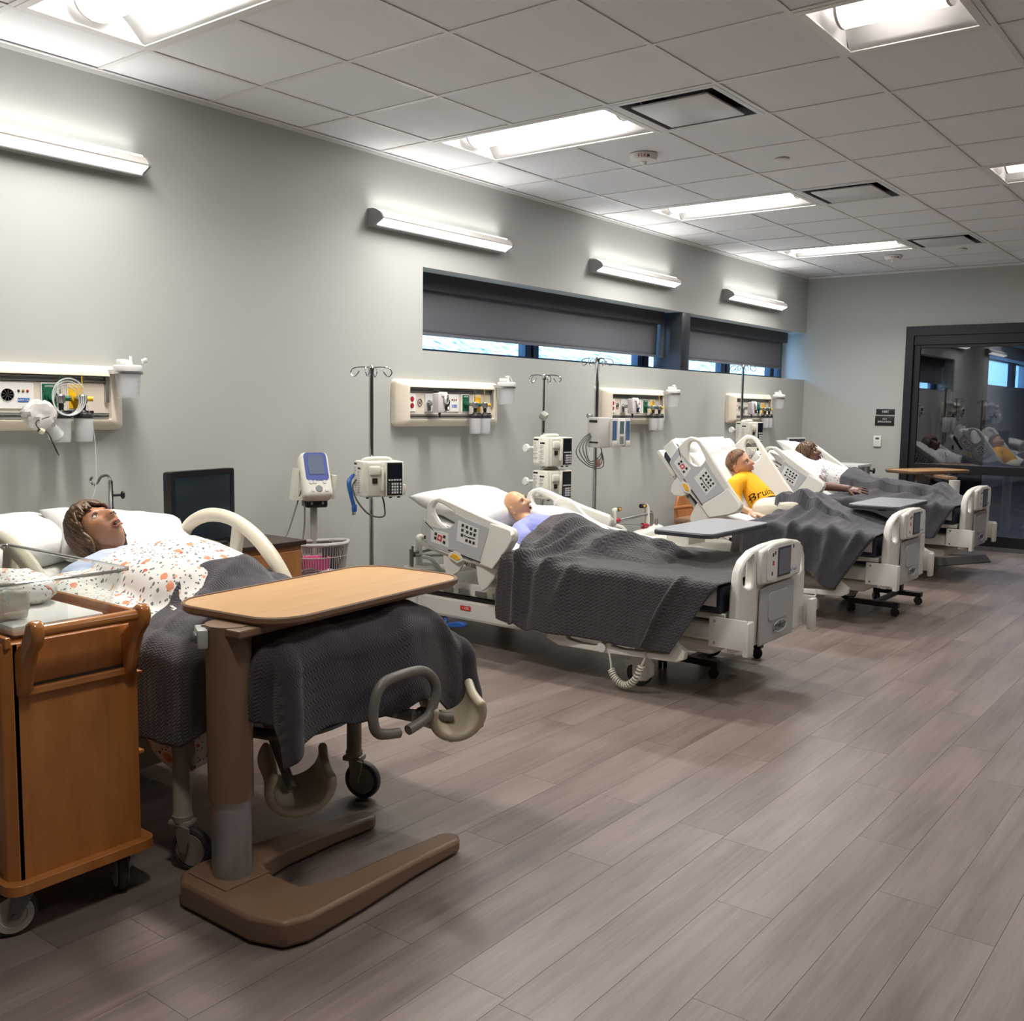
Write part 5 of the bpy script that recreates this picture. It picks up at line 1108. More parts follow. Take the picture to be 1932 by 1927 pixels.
    def shp(u, v):
        k = u*(len(path)-1); i = min(len(path)-2, int(k)); p = path[i].lerp(path[i+1], k-i)
        s = (v*2-1)*(hw+.11); dn = max(0, abs(s)-hw); y = max(-hw, min(hw, s)); 
        q = Vector((p.x, y, p.z)); 
        if dn: q += (Vector((-sn, 0, -cs)) if p.x < px else Vector((0, 0, -1)))*dn; q.y += math.copysign(.006+.004*math.sin(p.x*30), s)
        else: q.z += .004*nz(p.x*9, s*7, yc)
        return q
    sh.grid(shp, 50, 24, lambda u, v: (u*2, v)); obj('fitted_sheet', sh, m_sheet, bed, smooth=60)
    dk = B(); dk.prism([P(bl+.05, -mt-.004), P(0, -mt-.004), P(0, -mt-.035), P(bl+.05, -mt-.035)], .84, 'xz', (0, .42, 0)); dk.bx(px+.02, L_-.08, -.42, .42, pz-mt-.035, pz-mt-.002); obj('deck', dk, m_bw, bed, smooth=0, bevel=.006)
    if th > .35:
        q = P(.42, -mt-.036); wl_ = text('250 kg / 550 lb', .035, m_prt, bed, (P(.45, -mt-.02)[0], -.4215, P(.45, -mt-.02)[1]), (R(90), th, 0))
    else: text('250 kg / 550 lb', .03, m_prt, bed, (P(.38, -mt-.02)[0], -.4215, P(.38, -mt-.02)[1]), (R(90), th, 0))
    obj('backrest_strut', B().cyl((P(.4, -mt-.03)[0], -.3, P(.4, -mt-.03)[1]), (px+.1, -.3, .36), .02).cyl((P(.4, -mt-.03)[0], .3, P(.4, -mt-.03)[1]), (px+.1, .3, .36), .02).bx(px+.2, px+.3, -.3, .3, .36, pz-mt-.03).bx(L_-.4, L_-.3, -.3, .3, .36, pz-mt-.03), m_bw, bed, smooth=30)
    head_rail(bed, -.495, -1, th, *ra); head_rail(bed, .495, 1, th, *ra)
    # lowered foot rails
    fo = [(1.22, .20), (1.30, .34), (1.40, .395), (1.62, .40), (1.80, .372), (2.0, .30), (2.065, .255), (2.06, .215), (2.02, .195), (1.6, .175), (1.3, .17)]
    ho = [[(1.64, .22), (1.70, .335), (1.80, .335), (1.90, .30), (1.975, .262), (1.97, .232), (1.88, .225)], [(1.36, .215), (1.38, .33), (1.58, .345), (1.60, .22)]]
    for s in (-1, 1):
        fr_ = obj('foot_rail', B().prism(fo, .04, 'xz', (0, s*.515+.02, 0), [[(p.x, p.y) for p in catmull([(a, b_, 0) for a, b_ in h], 3, True)] for h in ho]), m_bw, bed, bevel=.012)
        for xa in (1.35, 1.7): obj('foot_rail_arm', B().box((xa, s*.47, .33), (.05, .06, .08)), m_bw, fr_, smooth=0, bevel=.006)
        if s < 0:
            q = B(); q.tube([(1.62, -.53, .20), (1.645, -.545, .13), (1.65, -.55, .10)], .006, 6, sm=4); q.tube([(1.83, -.55, .15), (1.845, -.54, .19), (1.84, -.53, .22)], .006, 6, sm=4)
            coil(q, [(1.65, -.55, .10), (1.68, -.553, .055), (1.74, -.555, .032), (1.80, -.555, .075), (1.832, -.55, .15)], .016, 19, .0052); obj('coiled_cord', q, mat('cord_cream', (214, 208, 194), .45), bed)
            obj('pivot_cap', B().cyl((1.585, -.50, .205), (1.585, -.55, .205), .026, n=18).box((1.6, -.49, .24), (.08, .04, .08), None, .01), m_bw, bed)
    footboard(bed, L_, dz)
    # push handles and folded drip rods at the head end
    for s in (-1, 1):
        h = obj('push_handle', B().tube([(.03, s*.27, .40), (.025, s*.27, .58), (.02, s*.265, .612), (.03, s*.24, .618)], .022, 10, sm=4), m_bw, bed)
        obj('handle_grip', B().tube([(.02, s*.245, .618), (.02, s*.17, .622)], .019, 12), m_blk, h); plab(obj('handle_button', B().box((.04, s*.2, .622), (.012, .03, .018), None, .004), m_ora, h), 'yellow thumb button')
        obj('drip_rod_socket', B().cyl((.03, s*.345, .38), (.03, s*.345, .55), .014, n=12).cyl((.06, s*.375, .38), (.06, s*.375, .50), .013, n=12).cyl((.03, s*.335, .42), (.03, s*.335, .57), .009, n=10), m_steel, bed)
    dr = B().cyl((.03, -.33, .525), (.03, .33, .55), .013, n=12).cyl((.045, -.33, .51), (.045, .33, .44), .011, n=12); rd = obj('folded_drip_rod', dr, m_steel, bed)
    if th > .8: plab(obj('rod_collar', B().cyl((.03, -.26, .53), (.03, -.2, .533), .022, n=12).cyl((.045, .16, .458), (.045, .24, .45), .022, n=12), m_rred, rd), 'red rod collar')
    pc = B()
    pc.tube([(.04, -.28, .50), (.08, -.22, .48), (.1, -.16, .42)], .012, 8, sm=4).tube([(.04, -.28, .45), (.09, -.2, .44), (.12, -.15, .4)], .009, 8, sm=4); obj('power_cord', pc, m_white, bed)
    return bed, P
beds = {}
beds[2] = power_bed(.17, 4.89, R(13), (.98, .60), (.837, .525), 'white powered bed, second along the wall, backrest low, dark blanket to the floor frame')
beds[3] = power_bed(.17, 7.22, R(51), (1.13, .62), (1.005, .652), 'white powered bed, third along the wall, with steeply raised backrest')
beds[4] = power_bed(.14, 9.36, R(31), (1.06, .66), (.90, .61), 'white powered bed farthest along the wall, nearest the glass door', dz=.04)
# ------------------------------------------------------------------ pillows, sheets, blankets
m_pil = mat('pillowcase', (216, 215, 212), .85, bump=(16, .35, .008))
def pillow(name, label, loc, rot, sx, sy, sz, seed, group='white pillows on the beds'):
    b = B(); n = 26
    def f(u, v, s):
        x, y = u*2-1, v*2-1; e = max(0, (1-abs(x)**2.6))*max(0, (1-abs(y)**2.6)); h = e**.42
        k = 1+.1*(abs(x*y))**1.5-.05*(1-abs(x))*(abs(y)**3)-.05*(1-abs(y))*abs(x)**3
        z = s*h*sz*.5*(1+.12*nz(x*1.6+seed, y*1.6, s))+.008*nz(x*4+seed, y*4, s*2)*h
        z += s*.006*h*math.sin(9*x+6*nz(y*3, x*2, seed))*(abs(y)**2)
        return Vector((x*sx*.5*k, y*sy*.5*k, z))
    b.grid(lambda u, v: f(u, v, 1), n, n); b.grid(lambda u, v: f(u, v, -1), n, n)
    bmesh.ops.remove_doubles(b.bm, verts=b.bm.verts, dist=.0015)
    o = obj(name, b, m_pil, smooth=180); o.location = loc; o.rotation_euler = rot
    return tag(o, label, 'pillow', group)
def ridge(x, y, p, q, w_, h):
    dx, dy = q[0]-p[0], q[1]-p[1]; L2 = dx*dx+dy*dy; t = ((x-p[0])*dx+(y-p[1])*dy)/L2; t = max(0, min(1, t)); d = math.hypot(x-p[0]-t*dx, y-p[1]-t*dy)
    return h*math.exp(-(d/w_)**2)*(.35+.65*math.sin(PI*min(1, max(.08, t))))
def topmap(objs, xa, xb_, ya, yb, st=.025, xmin=-9):
    """height of the highest surface of OBJS over a grid, spread and smoothed like cloth that bridges hollows"""
    tb = []
    for o in objs:
        for q in [o]+kids(o):
            if q.type == 'MESH' and q.name.split('.')[0] in ('patient_manikin', 'gown', 'shirt', 'trousers'): tb.append(BVHTree.FromPolygons([v.co for v in q.data.vertices], [list(p.vertices) for p in q.data.polygons]))
    nx, ny = int((xb_-xa)/st)+2, int((yb-ya)/st)+2; H = [[0.]*ny for _ in range(nx)]
    for i in range(nx):
        for j in range(ny):
            for t in tb:
                h = t.ray_cast(Vector((xa+i*st, ya+j*st, 2.)), Vector((0, 0, -1)))
                if h[0] is not None and xa+i*st > xmin: H[i][j] = max(H[i][j], h[0].z)
    H = [[max(H[a][b_] for a in range(max(0, i-1), min(nx, i+2)) for b_ in range(max(0, j-1), min(ny, j+2))) for j in range(ny)] for i in range(nx)]
    G = [[max(H[a][b_]-.45*st*math.hypot(a-i, b_-j) for a in range(max(0, i-4), min(nx, i+5)) for b_ in range(max(0, j-4), min(ny, j+5))) for j in range(ny)] for i in range(nx)]
    def f(x, y):
        u, v = (x-xa)/st, (y-ya)/st; i, j = max(0, min(nx-2, int(u))), max(0, min(ny-2, int(v))); a, b_ = u-i, v-j
        return G[i][j]*(1-a)*(1-b_)+G[i+1][j]*a*(1-b_)+G[i][j+1]*(1-a)*b_+G[i+1][j+1]*a*b_
    return f
def drape(name, origin, xb, xf, w_, zt, dn, df, dfoot, m, r=.035, flare=.06, amp=.014, freq=16, ridges=(), seed=0, nx=120, ny=110, wn=None, xe=None, slant=0., over=None, oxm=-9, oy_=(-9, 9), lift=.012, thick=.006, uvs=1., zmin=.02):
    """cloth laid over a bed: xb(s) start along the bed, xf foot edge, w_ half width, zt(x,y) surface height, d* hanging lengths"""
    b = B(); hw_ = w_ if callable(w_) else (lambda x: w_); wn = wn or hw_
    tm = topmap(over, origin[0]-.1, origin[0]+2.6, origin[1]-.6, origin[1]+.6, xmin=oxm) if over else None
    def f(u, v):
        s0 = v*2-1
        xs = xb(s0); xx = xs+((xe(s0) if xe else xf+dfoot)-xs)*u; xc = min(xx, xf); W = hw_(xc); Wn = wn(xc)
        a, c_ = (dn(xc) if callable(dn) else dn), (df(xc) if callable(df) else df)
        s = -(Wn+a)+(Wn+W+a+c_)*v
        ex = max(0, xx-xf); ey = max(0, s-W, -s-Wn); d = max(ex, ey)+.2*min(ex, ey); sg = -1 if s < 0 else 1
        px, py = xc, max(-Wn, min(W, s)); z = zt(px, py)
        if tm and oy_[0] < py < oy_[1]: z = max(z, tm(origin[0]+px, origin[1]+py)+lift-origin[2])
        for (p, q, rw, rh) in ridges: z += ridge(xx, s, p, q, rw, rh)
        z += .006*nz(xx*7+seed, s*7, seed*.3)+.003*nz(xx*19, s*19, seed)
        if d > 0:
            k = r*PI/2
            if d < k: out, dn_ = r*math.sin(d/k*PI/2), r*(1-math.cos(d/k*PI/2))
            else: out, dn_ = r+flare*(d-k), r+(d-k)
            al = (xx if ey > ex else s)
            wv = amp*(math.sin(freq*al+3*nz(al*2.3, seed, 1.))+.6*math.sin(freq*.47*al+seed))*min(1, d/.22)
            if ex > 0 and ey > 0: wv = amp*2.2*math.sin(4*math.atan2(ey, ex))*min(1, d/.25)
            out += wv+amp*.4*nz(xx*11, s*11, seed+2)
            for (p, q, rw, rh) in ridges: out += .5*ridge(xx, s, p, q, rw, rh)
            h_ = math.hypot(ex, ey); px += ex/h_*out; py += sg*ey/h_*out; z -= dn_
            if ey > 0 and slant: px -= slant*max(0, d-r)*sstep(xf-.55, xf, xc)
        return Vector((px, py, max(zmin, z)))
    def uvf(u, v):
        s0 = v*2-1; xs = xb(s0); xx = xs+((xe(s0) if xe else xf+dfoot)-xs)*u; xc = min(xx, xf); a, c_ = (dn(xc) if callable(dn) else dn), (df(xc) if callable(df) else df)
        return (xx*uvs, (-(wn(xc)+a)+(wn(xc)+hw_(xc)+a+c_)*v)*uvs)
    b.grid(f, nx, ny, uvf)
    o = obj(name, b, m, smooth=180, thick=thick); o.location = origin
    return o
m_q1 = quilt_mat('coverlet_charcoal', (56, 51, 55), .019, .034, .4); m_q3 = quilt_mat('coverlet_woven', (58, 54, 60), .011, .03, .3); m_q2 = quilt_mat('coverlet_slate', (56, 56, 63), .012, .05, .35)

# ------------------------------------------------------------------ manikins
def mtx(f, c):
    """head frame: columns face, left, crown"""
    f = Vector(f).normalized(); c = Vector(c); c = (c-f*c.dot(f)).normalized(); l = c.cross(f)
    return Matrix((f, l, c)).transposed()
def head_pt(d, open_=.0, hairy=False):
    """surface point of an adult head in direction d (unit); x face, y left, z crown; metres"""
    x, y, z = d
    p = Vector((.098*x, .076*y, .118*z))
    if x < 0: p.x *= 1.03; p.z *= 1.0
    if z < -.15:
        t = min(1, (-z-.15)/.85); p.y *= 1-.26*t
        if x < .1: p.x *= 1-.30*t; p.z *= 1-.12*t
        else: p.x *= 1-.05*t
    X, Y, Z = p
    if x > .05:
        k = min(1, (x-.05)/.3)
        fl = -.008*gs(Y, .05)*gs(Z-.05, .05)
        nose = (.027*sstep(.034, -.022, Z) if Z > -.026 else .027*sstep(-.042, -.027, Z))*gs(Y, .0125+.004*sstep(.03, -.02, Z))
        nos = .006*gs(abs(Y)-.014, .007)*gs(Z+.023, .009)
        brow = .007*gs(Z-.032, .011)*gs(abs(Y)-.03, .03)
        sock = -.013*gs(abs(Y)-.032, .017)*gs(Z-.012, .013)
        lips = (.010*gs(Z+.053, .0065)+.010*gs(Z+.068-.006*open_, .0075))*gs(Y, .024)
        mouth = -(.005+.026*open_)*gs(Y, .017)*gs(Z+.0605, .0038+.006*open_)
        chin = .012*gs(Y, .024)*gs(Z+.096, .016)-.006*gs(Y, .03)*gs(Z+.08, .008)
        chk = .006*gs(abs(Y)-.045, .022)*gs(Z+.015, .025)
        p.x += k*(fl+nose+nos+brow+sock+lips+mouth+chin+chk)
    return p
def add_head(b, M_, c_, s, open_):
    n, m = 88, 66; vs = []
    def pt(u, v):
        th = PI*v; a = 2*PI*u; d = Vector((math.sin(th)*math.cos(a), math.sin(th)*math.sin(a), math.cos(th))); return M_ @ (head_pt(d, open_)*s)+c_
    b.grid(pt, n, m); bmesh.ops.remove_doubles(b.bm, verts=b.bm.verts, dist=.0004)
    for sg in (-1, 1):
        for k in range(9):
            a = R(-100+k*32); q = Vector((-.012-.004*math.cos(a)+.014*math.cos(a)*-.6, sg*(.078+.006*abs(math.cos(a*.5))), -.004+.028*math.sin(a)))
            b.ball(M_ @ (q*s)+c_, .0065*s, n=8)
        b.ball(M_ @ (Vector((-.006, sg*.074, -.006))*s)+c_, (.013*s, .008*s, .022*s), M_ @ Euler((0, 0, 0)).to_matrix(), n=10)
        b.ball(M_ @ (Vector((-.004, sg*.078, -.032))*s)+c_, .0075*s, n=8)
def limb(b, P, rr, n=14):
    P = [Vector(p) for p in P]
    b.tube(P, list(rr), n)
    for p, r in zip(P, rr): b.ball(p, r*1.0, n=12)
def add_hand(b, w_, d, up, s, thumb=1, curl=.25, spread=.16):
    """w_ wrist, d pointing to the fingertips, up = back of the hand; thumb=+1/-1 picks the side"""
    w_ = Vector(w_); d = Vector(d).normalized(); up = Vector(up); up = (up-d*up.dot(d)).normalized(); sd = d.cross(up)*thumb
    M_ = Matrix((d, sd, up)).transposed()
    b.ball(w_+d*.05*s, (.05*s, .04*s, .017*s), M_, n=16); b.ball(w_+d*.075*s, (.03*s, .041*s, .0145*s), M_, n=14); b.ball(w_+d*.03*s+sd*.022*s, (.034*s, .018*s, .017*s), M_, n=12)
    for k, (o_, L_, r) in enumerate(((.030, .072, .0092), (.010, .082, .0096), (-.011, .076, .0092), (-.030, .058, .0082))):
        p = w_+d*(.092-.004*abs(k-1))*s+sd*o_*s; a = (1.5-k)*spread; dd = (d*math.cos(a)+sd*math.sin(a)); pts = [p-d*.02*s]; cur = p; c_ = .1
        for q, fr in enumerate((.42, .32, .26)):
            pts.append(cur); dd = (dd*math.cos(curl*(.5+q*.5))-up*math.sin(curl*(.5+q*.5))).normalized(); cur = cur+dd*L_*fr*s
        pts.append(cur); limb(b, pts, [r*s, r*1.05*s, r*.98*s, r*.9*s, r*.75*s], 10)
    p = w_+d*.028*s+sd*.034*s; limb(b, [p-sd*.012*s, p, p+(d*.6+sd*.6-up*.15).normalized()*.036*s, p+(d*.6+sd*.6-up*.15).normalized()*.036*s+(d*.85+sd*.3-up*.2).normalized()*.03*s], [.014*s, .0135*s, .0105*s, .008*s], 10)
def solid(name, b, m, voxel, parent=None, smooth_it=2, trim=None):
    """fuse overlapping volumes into one continuous surface"""
    me = bpy.data.meshes.new(name); bmesh.ops.recalc_face_normals(b.bm, faces=b.bm.faces); b.bm.to_mesh(me); b.bm.free()
    q = bpy.data.objects.new(name+'_raw', me); C.objects.link(q)
    md = q.modifiers.new('fuse', 'REMESH'); md.mode = 'VOXEL'; md.voxel_size = voxel; md.use_smooth_shade = True
    if smooth_it:
        sm = q.modifiers.new('relax', 'SMOOTH'); sm.factor = .5; sm.iterations = smooth_it
    bpy.context.view_layer.update()
    me2 = bpy.data.meshes.new_from_object(q.evaluated_get(bpy.context.evaluated_depsgraph_get())); bpy.data.objects.remove(q); bpy.data.meshes.remove(me)
    me2.name = name; me2.materials.clear(); me2.materials.append(m)
    if trim:
        bm = bmesh.new(); bm.from_mesh(me2); kill = [v for v in bm.verts if trim(v.co)]; bmesh.ops.delete(bm, geom=kill, context='VERTS'); bm.to_mesh(me2); bm.free()
    me2.shade_smooth()
    o = bpy.data.objects.new(name, me2); C.objects.link(o)
    if parent: o.parent = parent
    return o
def skin(name, c, c2):
    m = mat(name, c, .42, var=(9, .08)); m.node_tree.nodes['Principled BSDF'].inputs['Subsurface Weight'].default_value = .06; m.node_tree.nodes['Principled BSDF'].inputs['Subsurface Radius'].default_value = (.008, .004, .003)
    return m
m_eye = mat('eye_white', (226, 224, 220), .2); m_iris = mat('iris_dark', (46, 32, 26), .15); m_lip = {}
def face_parts(o, M_, c_, s, open_, lipc, brow=None):
    for sg in (-1, 1):
        e = B(); e.ball(M_ @ (Vector((.0735, sg*.032, .0110))*s)+c_, (.0115*s, .0125*s, .0085*s), M_, n=14); eo = obj('eye', e, m_eye, o)
        q = B(); q.ball(M_ @ (Vector((.0815, sg*.0315, .0118))*s)+c_, (.0045*s, .0056*s, .0056*s), M_, n=10); obj('iris', q, m_iris, eo)
        ld = B(); ld.tube([M_ @ (Vector((.083+.004*math.sin(PI*k/6), sg*(.0315+.0145*math.cos(PI*k/6)), .0135+.0095*math.sin(PI*k/6)))*s)+c_ for k in range(7)], .0022*s, 6); obj('eyelid', ld, mat('lash_dark', (52, 34, 28), .6), eo)
        if brow:
            q = B(); q.tube([M_ @ (Vector((.0925-.009*abs(k-2)/3-(.006 if k > 3 else 0), sg*(.014+.0095*k), .0345+.004*math.sin(PI*k/5)))*s)+c_ for k in range(6)], [.001*s, .003*s, .0034*s, .003*s, .0024*s, .001*s], 6); obj('eyebrow', q, brow, o)
        q = B(); q.ball(M_ @ (Vector((.117, sg*.0075, -.029))*s)+c_, (.004*s, .0035*s, .0022*s), M_, n=8); obj('nostril', q, mat('mouth_dark', (40, 18, 16), .5), o)
    lp = B()
    for zz, sgn, rr in ((-.0535, 1, .0042), (-.069-.008*open_, -1, .0046)):
        lp.tube([M_ @ (Vector((.0985-.013*abs(k-3)**2/9-(.004 if sgn < 0 else 0), (k-3)*.0078, zz*(1 if abs(k-3) < 3 else 0)+(-.0615 if abs(k-3) == 3 else 0)))*s)+c_ for k in range(7)], [.001*s, rr*.8*s, rr*s, rr*s*.9, rr*s, rr*.8*s, .001*s], 7, sm=2)
    obj('lips', lp, lipc, o)
    if open_ > .05:
        q = B(); q.ball(M_ @ (Vector((.088, 0, -.061-.004*open_))*s)+c_, (.0075*s, .0165*s, (.003+.0075*open_)*s), M_, n=12); obj('mouth', q, mat('mouth_dark'), o)
def hair(o, M_, c_, s, m, length, seed, cap=1.06, nloc=170, thick=.006, fringe=.0, bob=True, low=PI*.62):
    """wig: close cap plus tapered locks that run from the crown whorl down the head"""
    rnd = random.Random(seed); b = B()
    def inside(d): return d.z > .25 or (d.x < .35 and d.z > -.1) or d.x < -.1
    def pt(u, v):
        th = PI*.66*v; a = 2*PI*u; d = Vector((math.sin(th)*math.cos(a), math.sin(th)*math.sin(a), math.cos(th)))
        # keep the face clear
        fr = sstep(.25, .75, d.x); lim = lerp(low, PI*(.30-fringe), sstep(.0, .6, d.x)) if bob else lerp(lerp(low, PI*.66, sstep(.1, -.6, d.x)), PI*(.24-fringe), sstep(-.15, .5, d.x)); th2 = min(th, lim); d = Vector((math.sin(th2)*math.cos(a), math.sin(th2)*math.sin(a), math.cos(th2)))
        q = head_pt(d)*cap; q += d*.003*math.sin(a*23+7*nz(v*3, u*9, seed)); return M_ @ (q*s)+c_
    b.grid(pt, 72, 24)
    for k in range(nloc):
        a = rnd.uniform(0, 2*PI); ca = math.cos(a); front = ca > .45; midl = .12 < ca <= .45
        v1 = (rnd.uniform(.30, .40)+fringe*.3)*(1 if bob else .72) if front else (rnd.uniform(.40, .50)*(1 if bob else .72) if midl else rnd.uniform(.55, .72)*length*(1 if bob or ca < -.3 else .72))
        v0 = rnd.uniform(.02, .25); P = []; rr = []
        for i in range(7):
            t = i/6; th = PI*lerp(v0, v1, t); aa = a+.5*math.sin(t*2.2+k)*.16+(.35*t if front else 0)*math.copysign(1, math.sin(a)); d = Vector((math.sin(th)*math.cos(aa), math.sin(th)*math.sin(aa), math.cos(th)))
            q = head_pt(d)*cap
            if th > PI*.62 and bob:
                e = (th-PI*.62); dd = Vector((math.sin(PI*.62)*math.cos(aa), math.sin(PI*.62)*math.sin(aa), math.cos(PI*.62))); q = head_pt(dd)*cap; g_ = M_.transposed() @ Vector((-.25, 0, -1)); q += (g_*.6+Vector((-.25, 0, -.45)))*e*.085; q += Vector((dd.x, dd.y, 0))*.016*math.sin(e*2+k)
            q += d*(.004+.006*rnd.random()); P.append(M_ @ (q*s)+c_); rr.append(thick*s*(.5+.9*math.sin(PI*min(.97, .15+t*.85))))
        b.tube(P, rr, 5, sm=2)
    return obj('hair', b, m, o, smooth=180)
m_hbrown = mat('hair_brown', (92, 68, 46), .45, var=(70, .55), stretch=(1, 1, 1)); m_hred = mat('hair_auburn', (128, 96, 70), .5, var=(60, .3))
def manikin(nm, label, sk, hc, f, c_, s, torso, arms, legs, open_, lipc, brow, voxel):
    b = B(); M_ = mtx(f, c_); hc = Vector(hc); add_head(b, M_, hc, s, open_)
    for P, rr in torso+arms['limbs']+legs: limb(b, P, rr, 18)
    for h in arms.get('hands', ()): add_hand(b, *h)
    o = solid('patient_manikin', b, sk, voxel); tag(o, label, 'manikin')
    face_parts(o, M_, hc, s, open_, lipc, brow)
    return o, M_, hc
def on_surface(txt, size, m, parent, target, ctr, xdir, ydir, lift=.002, italic=True):
    """flat print pressed onto a curved garment"""
    xd = Vector(xdir).normalized(); yd = Vector(ydir).normalized(); nd = xd.cross(yd).normalized(); ctr = Vector(ctr)
    o = text(txt, size, m, parent, (0, 0, 0), (0, 0, 0), 'shirt_print'); me = o.data
    bm = bmesh.new(); bm.from_mesh(me); bmesh.ops.subdivide_edges(bm, edges=bm.edges, cuts=1); bm.to_mesh(me); bm.free()
    tb = BVHTree.FromPolygons([v.co for v in target.data.vertices], [list(p.vertices) for p in target.data.polygons])
    for v in me.vertices:
        p = ctr+xd*(v.co.x+(.2*v.co.y if italic else 0))+yd*v.co.y; h = tb.ray_cast(p+nd*.25, -nd, .5)
        v.co = (h[0]+nd*lift) if h[0] is not None else p
    return o

sk1 = skin('skin_tan', (176, 128, 98), None); sk2 = skin('skin_child', (206, 158, 120), None); sk3 = skin('skin_fair', (206, 156, 128), None); sk4 = skin('skin_brown', (104, 70, 56), None)
lip1 = mat('lip_rose', (160, 100, 84), .4); lip4 = mat('lip_brown', (90, 52, 46), .4); m_brow = mat('brow_brown', (112, 78, 56), .7)

# --- first bed: long-haired manikin, floral sheet, charcoal coverlet
ox, oy = BX, BY
def W1_(p): return Vector((p[0]+ox-.05, p[1]+oy, p[2]))
t1 = [([W1_((.80, -.03, .87)), W1_((.90, -.02, .80))], [.055, .065]),
      ([W1_((.98, -.17, .77)), W1_((.97, -.06, .775)), W1_((.97, .06, .775)), W1_((.98, .17, .77))], [.075, .1, .1, .075]), ([W1_((1.0, 0, .77)), W1_((1.15, 0, .77)), W1_((1.31, 0, .785)), W1_((1.48, 0, .735))], [.11, .135, .162, .11])]
a1 = {'limbs': [([W1_((1.0, -.21, .765)), W1_((1.15, -.31, .745)), W1_((1.4, -.33, .75))], [.055, .045, .035]), ([W1_((1.0, .21, .765)), W1_((1.15, .31, .745)), W1_((1.4, .33, .75))], [.055, .045, .035])],
      'hands': [(W1_((1.4, -.33, .75)), (1, .1, 0), (0, 0, 1), .95, 1), (W1_((1.4, .33, .75)), (1, -.1, 0), (0, 0, 1), .95, -1)]}
l1 = [([W1_((1.50, sy*.1, .72)), W1_((1.85, sy*.14+.03, .70)), W1_((2.15, sy*.14+.04, .66))], [.09, .065, .05]) for sy in (-1, 1)]
man1, M1, hc1 = manikin('m', 'manikin with shaggy brown wig lying face up on the nearest bed', sk1, (.845, 2.085, .94), (.56, .0, .83), (-.74, -.32, .5), 1.02, t1, a1, l1, .55, lip1, None, .0036)
hair(man1, M1, hc1, 1.0, m_hbrown, 1.22, 3, 1.1, 260, .0085, .02)
gb = B(); limb(gb, [W1_((.95, -.20, .775)), W1_((.94, -.08, .80)), W1_((.94, .07, .80)), W1_((.95, .19, .775))], [.082, .092, .092, .082], 20); limb(gb, [W1_((.97, 0, .775)), W1_((1.2, 0, .78))], [.13, .15], 20); limb(gb, [W1_((.97, -.2, .77)), W1_((1.12, -.31, .75))], [.075, .07], 16); limb(gb, [W1_((.97, .2, .77)), W1_((1.12, .31, .75))], [.075, .07], 16)
limb(gb, [W1_((.87, -.085, .83)), W1_((.885, -.02, .855)), W1_((.875, .06, .845))], [.022, .026, .022], 12); limb(gb, [W1_((.83, -.10, .80)), W1_((.90, -.12, .815)), W1_((1.0, -.14, .84))], [.03, .032, .03], 12)
solid('gown', gb, mat('gown_blue', (178, 190, 214), .85, bump=(22, .4, .006)), .006, man1, 4)
def z1(x, y):
    z = .735
    z += .19*gs(x-1.27, .25)*gs(y, .25)+.055*gs(x-1.05, .12)*gs(y, .26)
    leg = sstep(1.5, 1.85, x); z += leg*.055*max(gs(y-.2, .15), gs(y+.16, .15), .8*gs(y, .35))
    z -= .08*sstep(.28, .46, abs(y))*(1 if x > 1.2 else .4)
    z -= .05*sstep(2.1, 2.28, x)
    return z
def hw1_(x): return .46-.13*sstep(1.75, 2.25, x)*0
def xb1(s): return lerp(.98, 1.45, sstep(.95, .0, s))+.14*sstep(-.05, -.75, s)
wn1 = lambda x: .44-.09*sstep(1.1, 1.45, x)-.07*sstep(1.85, 2.0, x)
fs = drape('top_sheet', (ox, oy, -.006), lambda s: 1.04-(.16*sstep(-.3, -.95, s)), 3., .44, z1, lambda x: .10+.12*sstep(1.0, 1.5, x), .12, .0, m_floral, wn=wn1, xe=lambda s: xb1(s)+.09, over=[man1], oxm=ox+.98, r=.05, amp=.008, flare=.06, seed=4, nx=70, ny=90, ridges=[((1.05, -.2), (1.5, -.3), .05, .012), ((1.0, .1), (1.2, .3), .05, .014), ((1.05, -.05), (1.15, -.4), .035, .018), ((1.15, .0), (1.3, .2), .04, .01)], thick=.002, uvs=1.35)
fsr = thing('floral_sheet', 'white sheet with orange flower print over the nearest manikin', 'sheet', (0, 0, 0)); fs.parent = fsr
hc_ = B(); hc_.grid(lambda u, v: Vector((ox+lerp(1.44, 1.95, u)-.02*v, oy-.335+.010*math.sin(u*14)+.03*v*sstep(.5, 1, u), .45-v*(.06+.11*math.exp(-((u-.55)/.3)**2)))), 40, 14, lambda u, v: (u*.5, v*.2+3)); obj('hanging_corner', hc_, m_floral, fsr, smooth=180, thick=.002)
c1 = drape('coverlet', (ox, oy, .012), xb1, 2.15, lambda x: .445, z1, lambda x: .37-.10*sstep(1.8, 2.15, x), .34, .34, m_q3, wn=wn1, over=[man1], r=.085, flare=.04, amp=.016, freq=13, seed=1, nx=150, ny=150,
           ridges=[((1.5, .3), (1.9, -.3), .06, .012), ((1.42, .2), (1.68, -.4), .02, .014), ((1.1, .35), (1.5, .1), .03, .012), ((1.6, .4), (2.1, .1), .07, .012), ((1.95, -.2), (2.3, -.3), .06, .012), ((2.1, .3), (2.4, .42), .05, .03), ((2.15, .15), (2.5, .12), .05, .02), ((1.6, -.35), (1.8, -.65), .06, .012)], uvs=1.)
tag(c1, 'dark charcoal coverlet over the nearest bed, draping low at its foot', 'blanket', 'charcoal coverlets on the beds')
pillow('pillow', 'white pillow at near side behind the wig of nearest manikin', (ox+.33, oy-.19, .875), (.06, .20, .2), .46, .60, .16, 1)
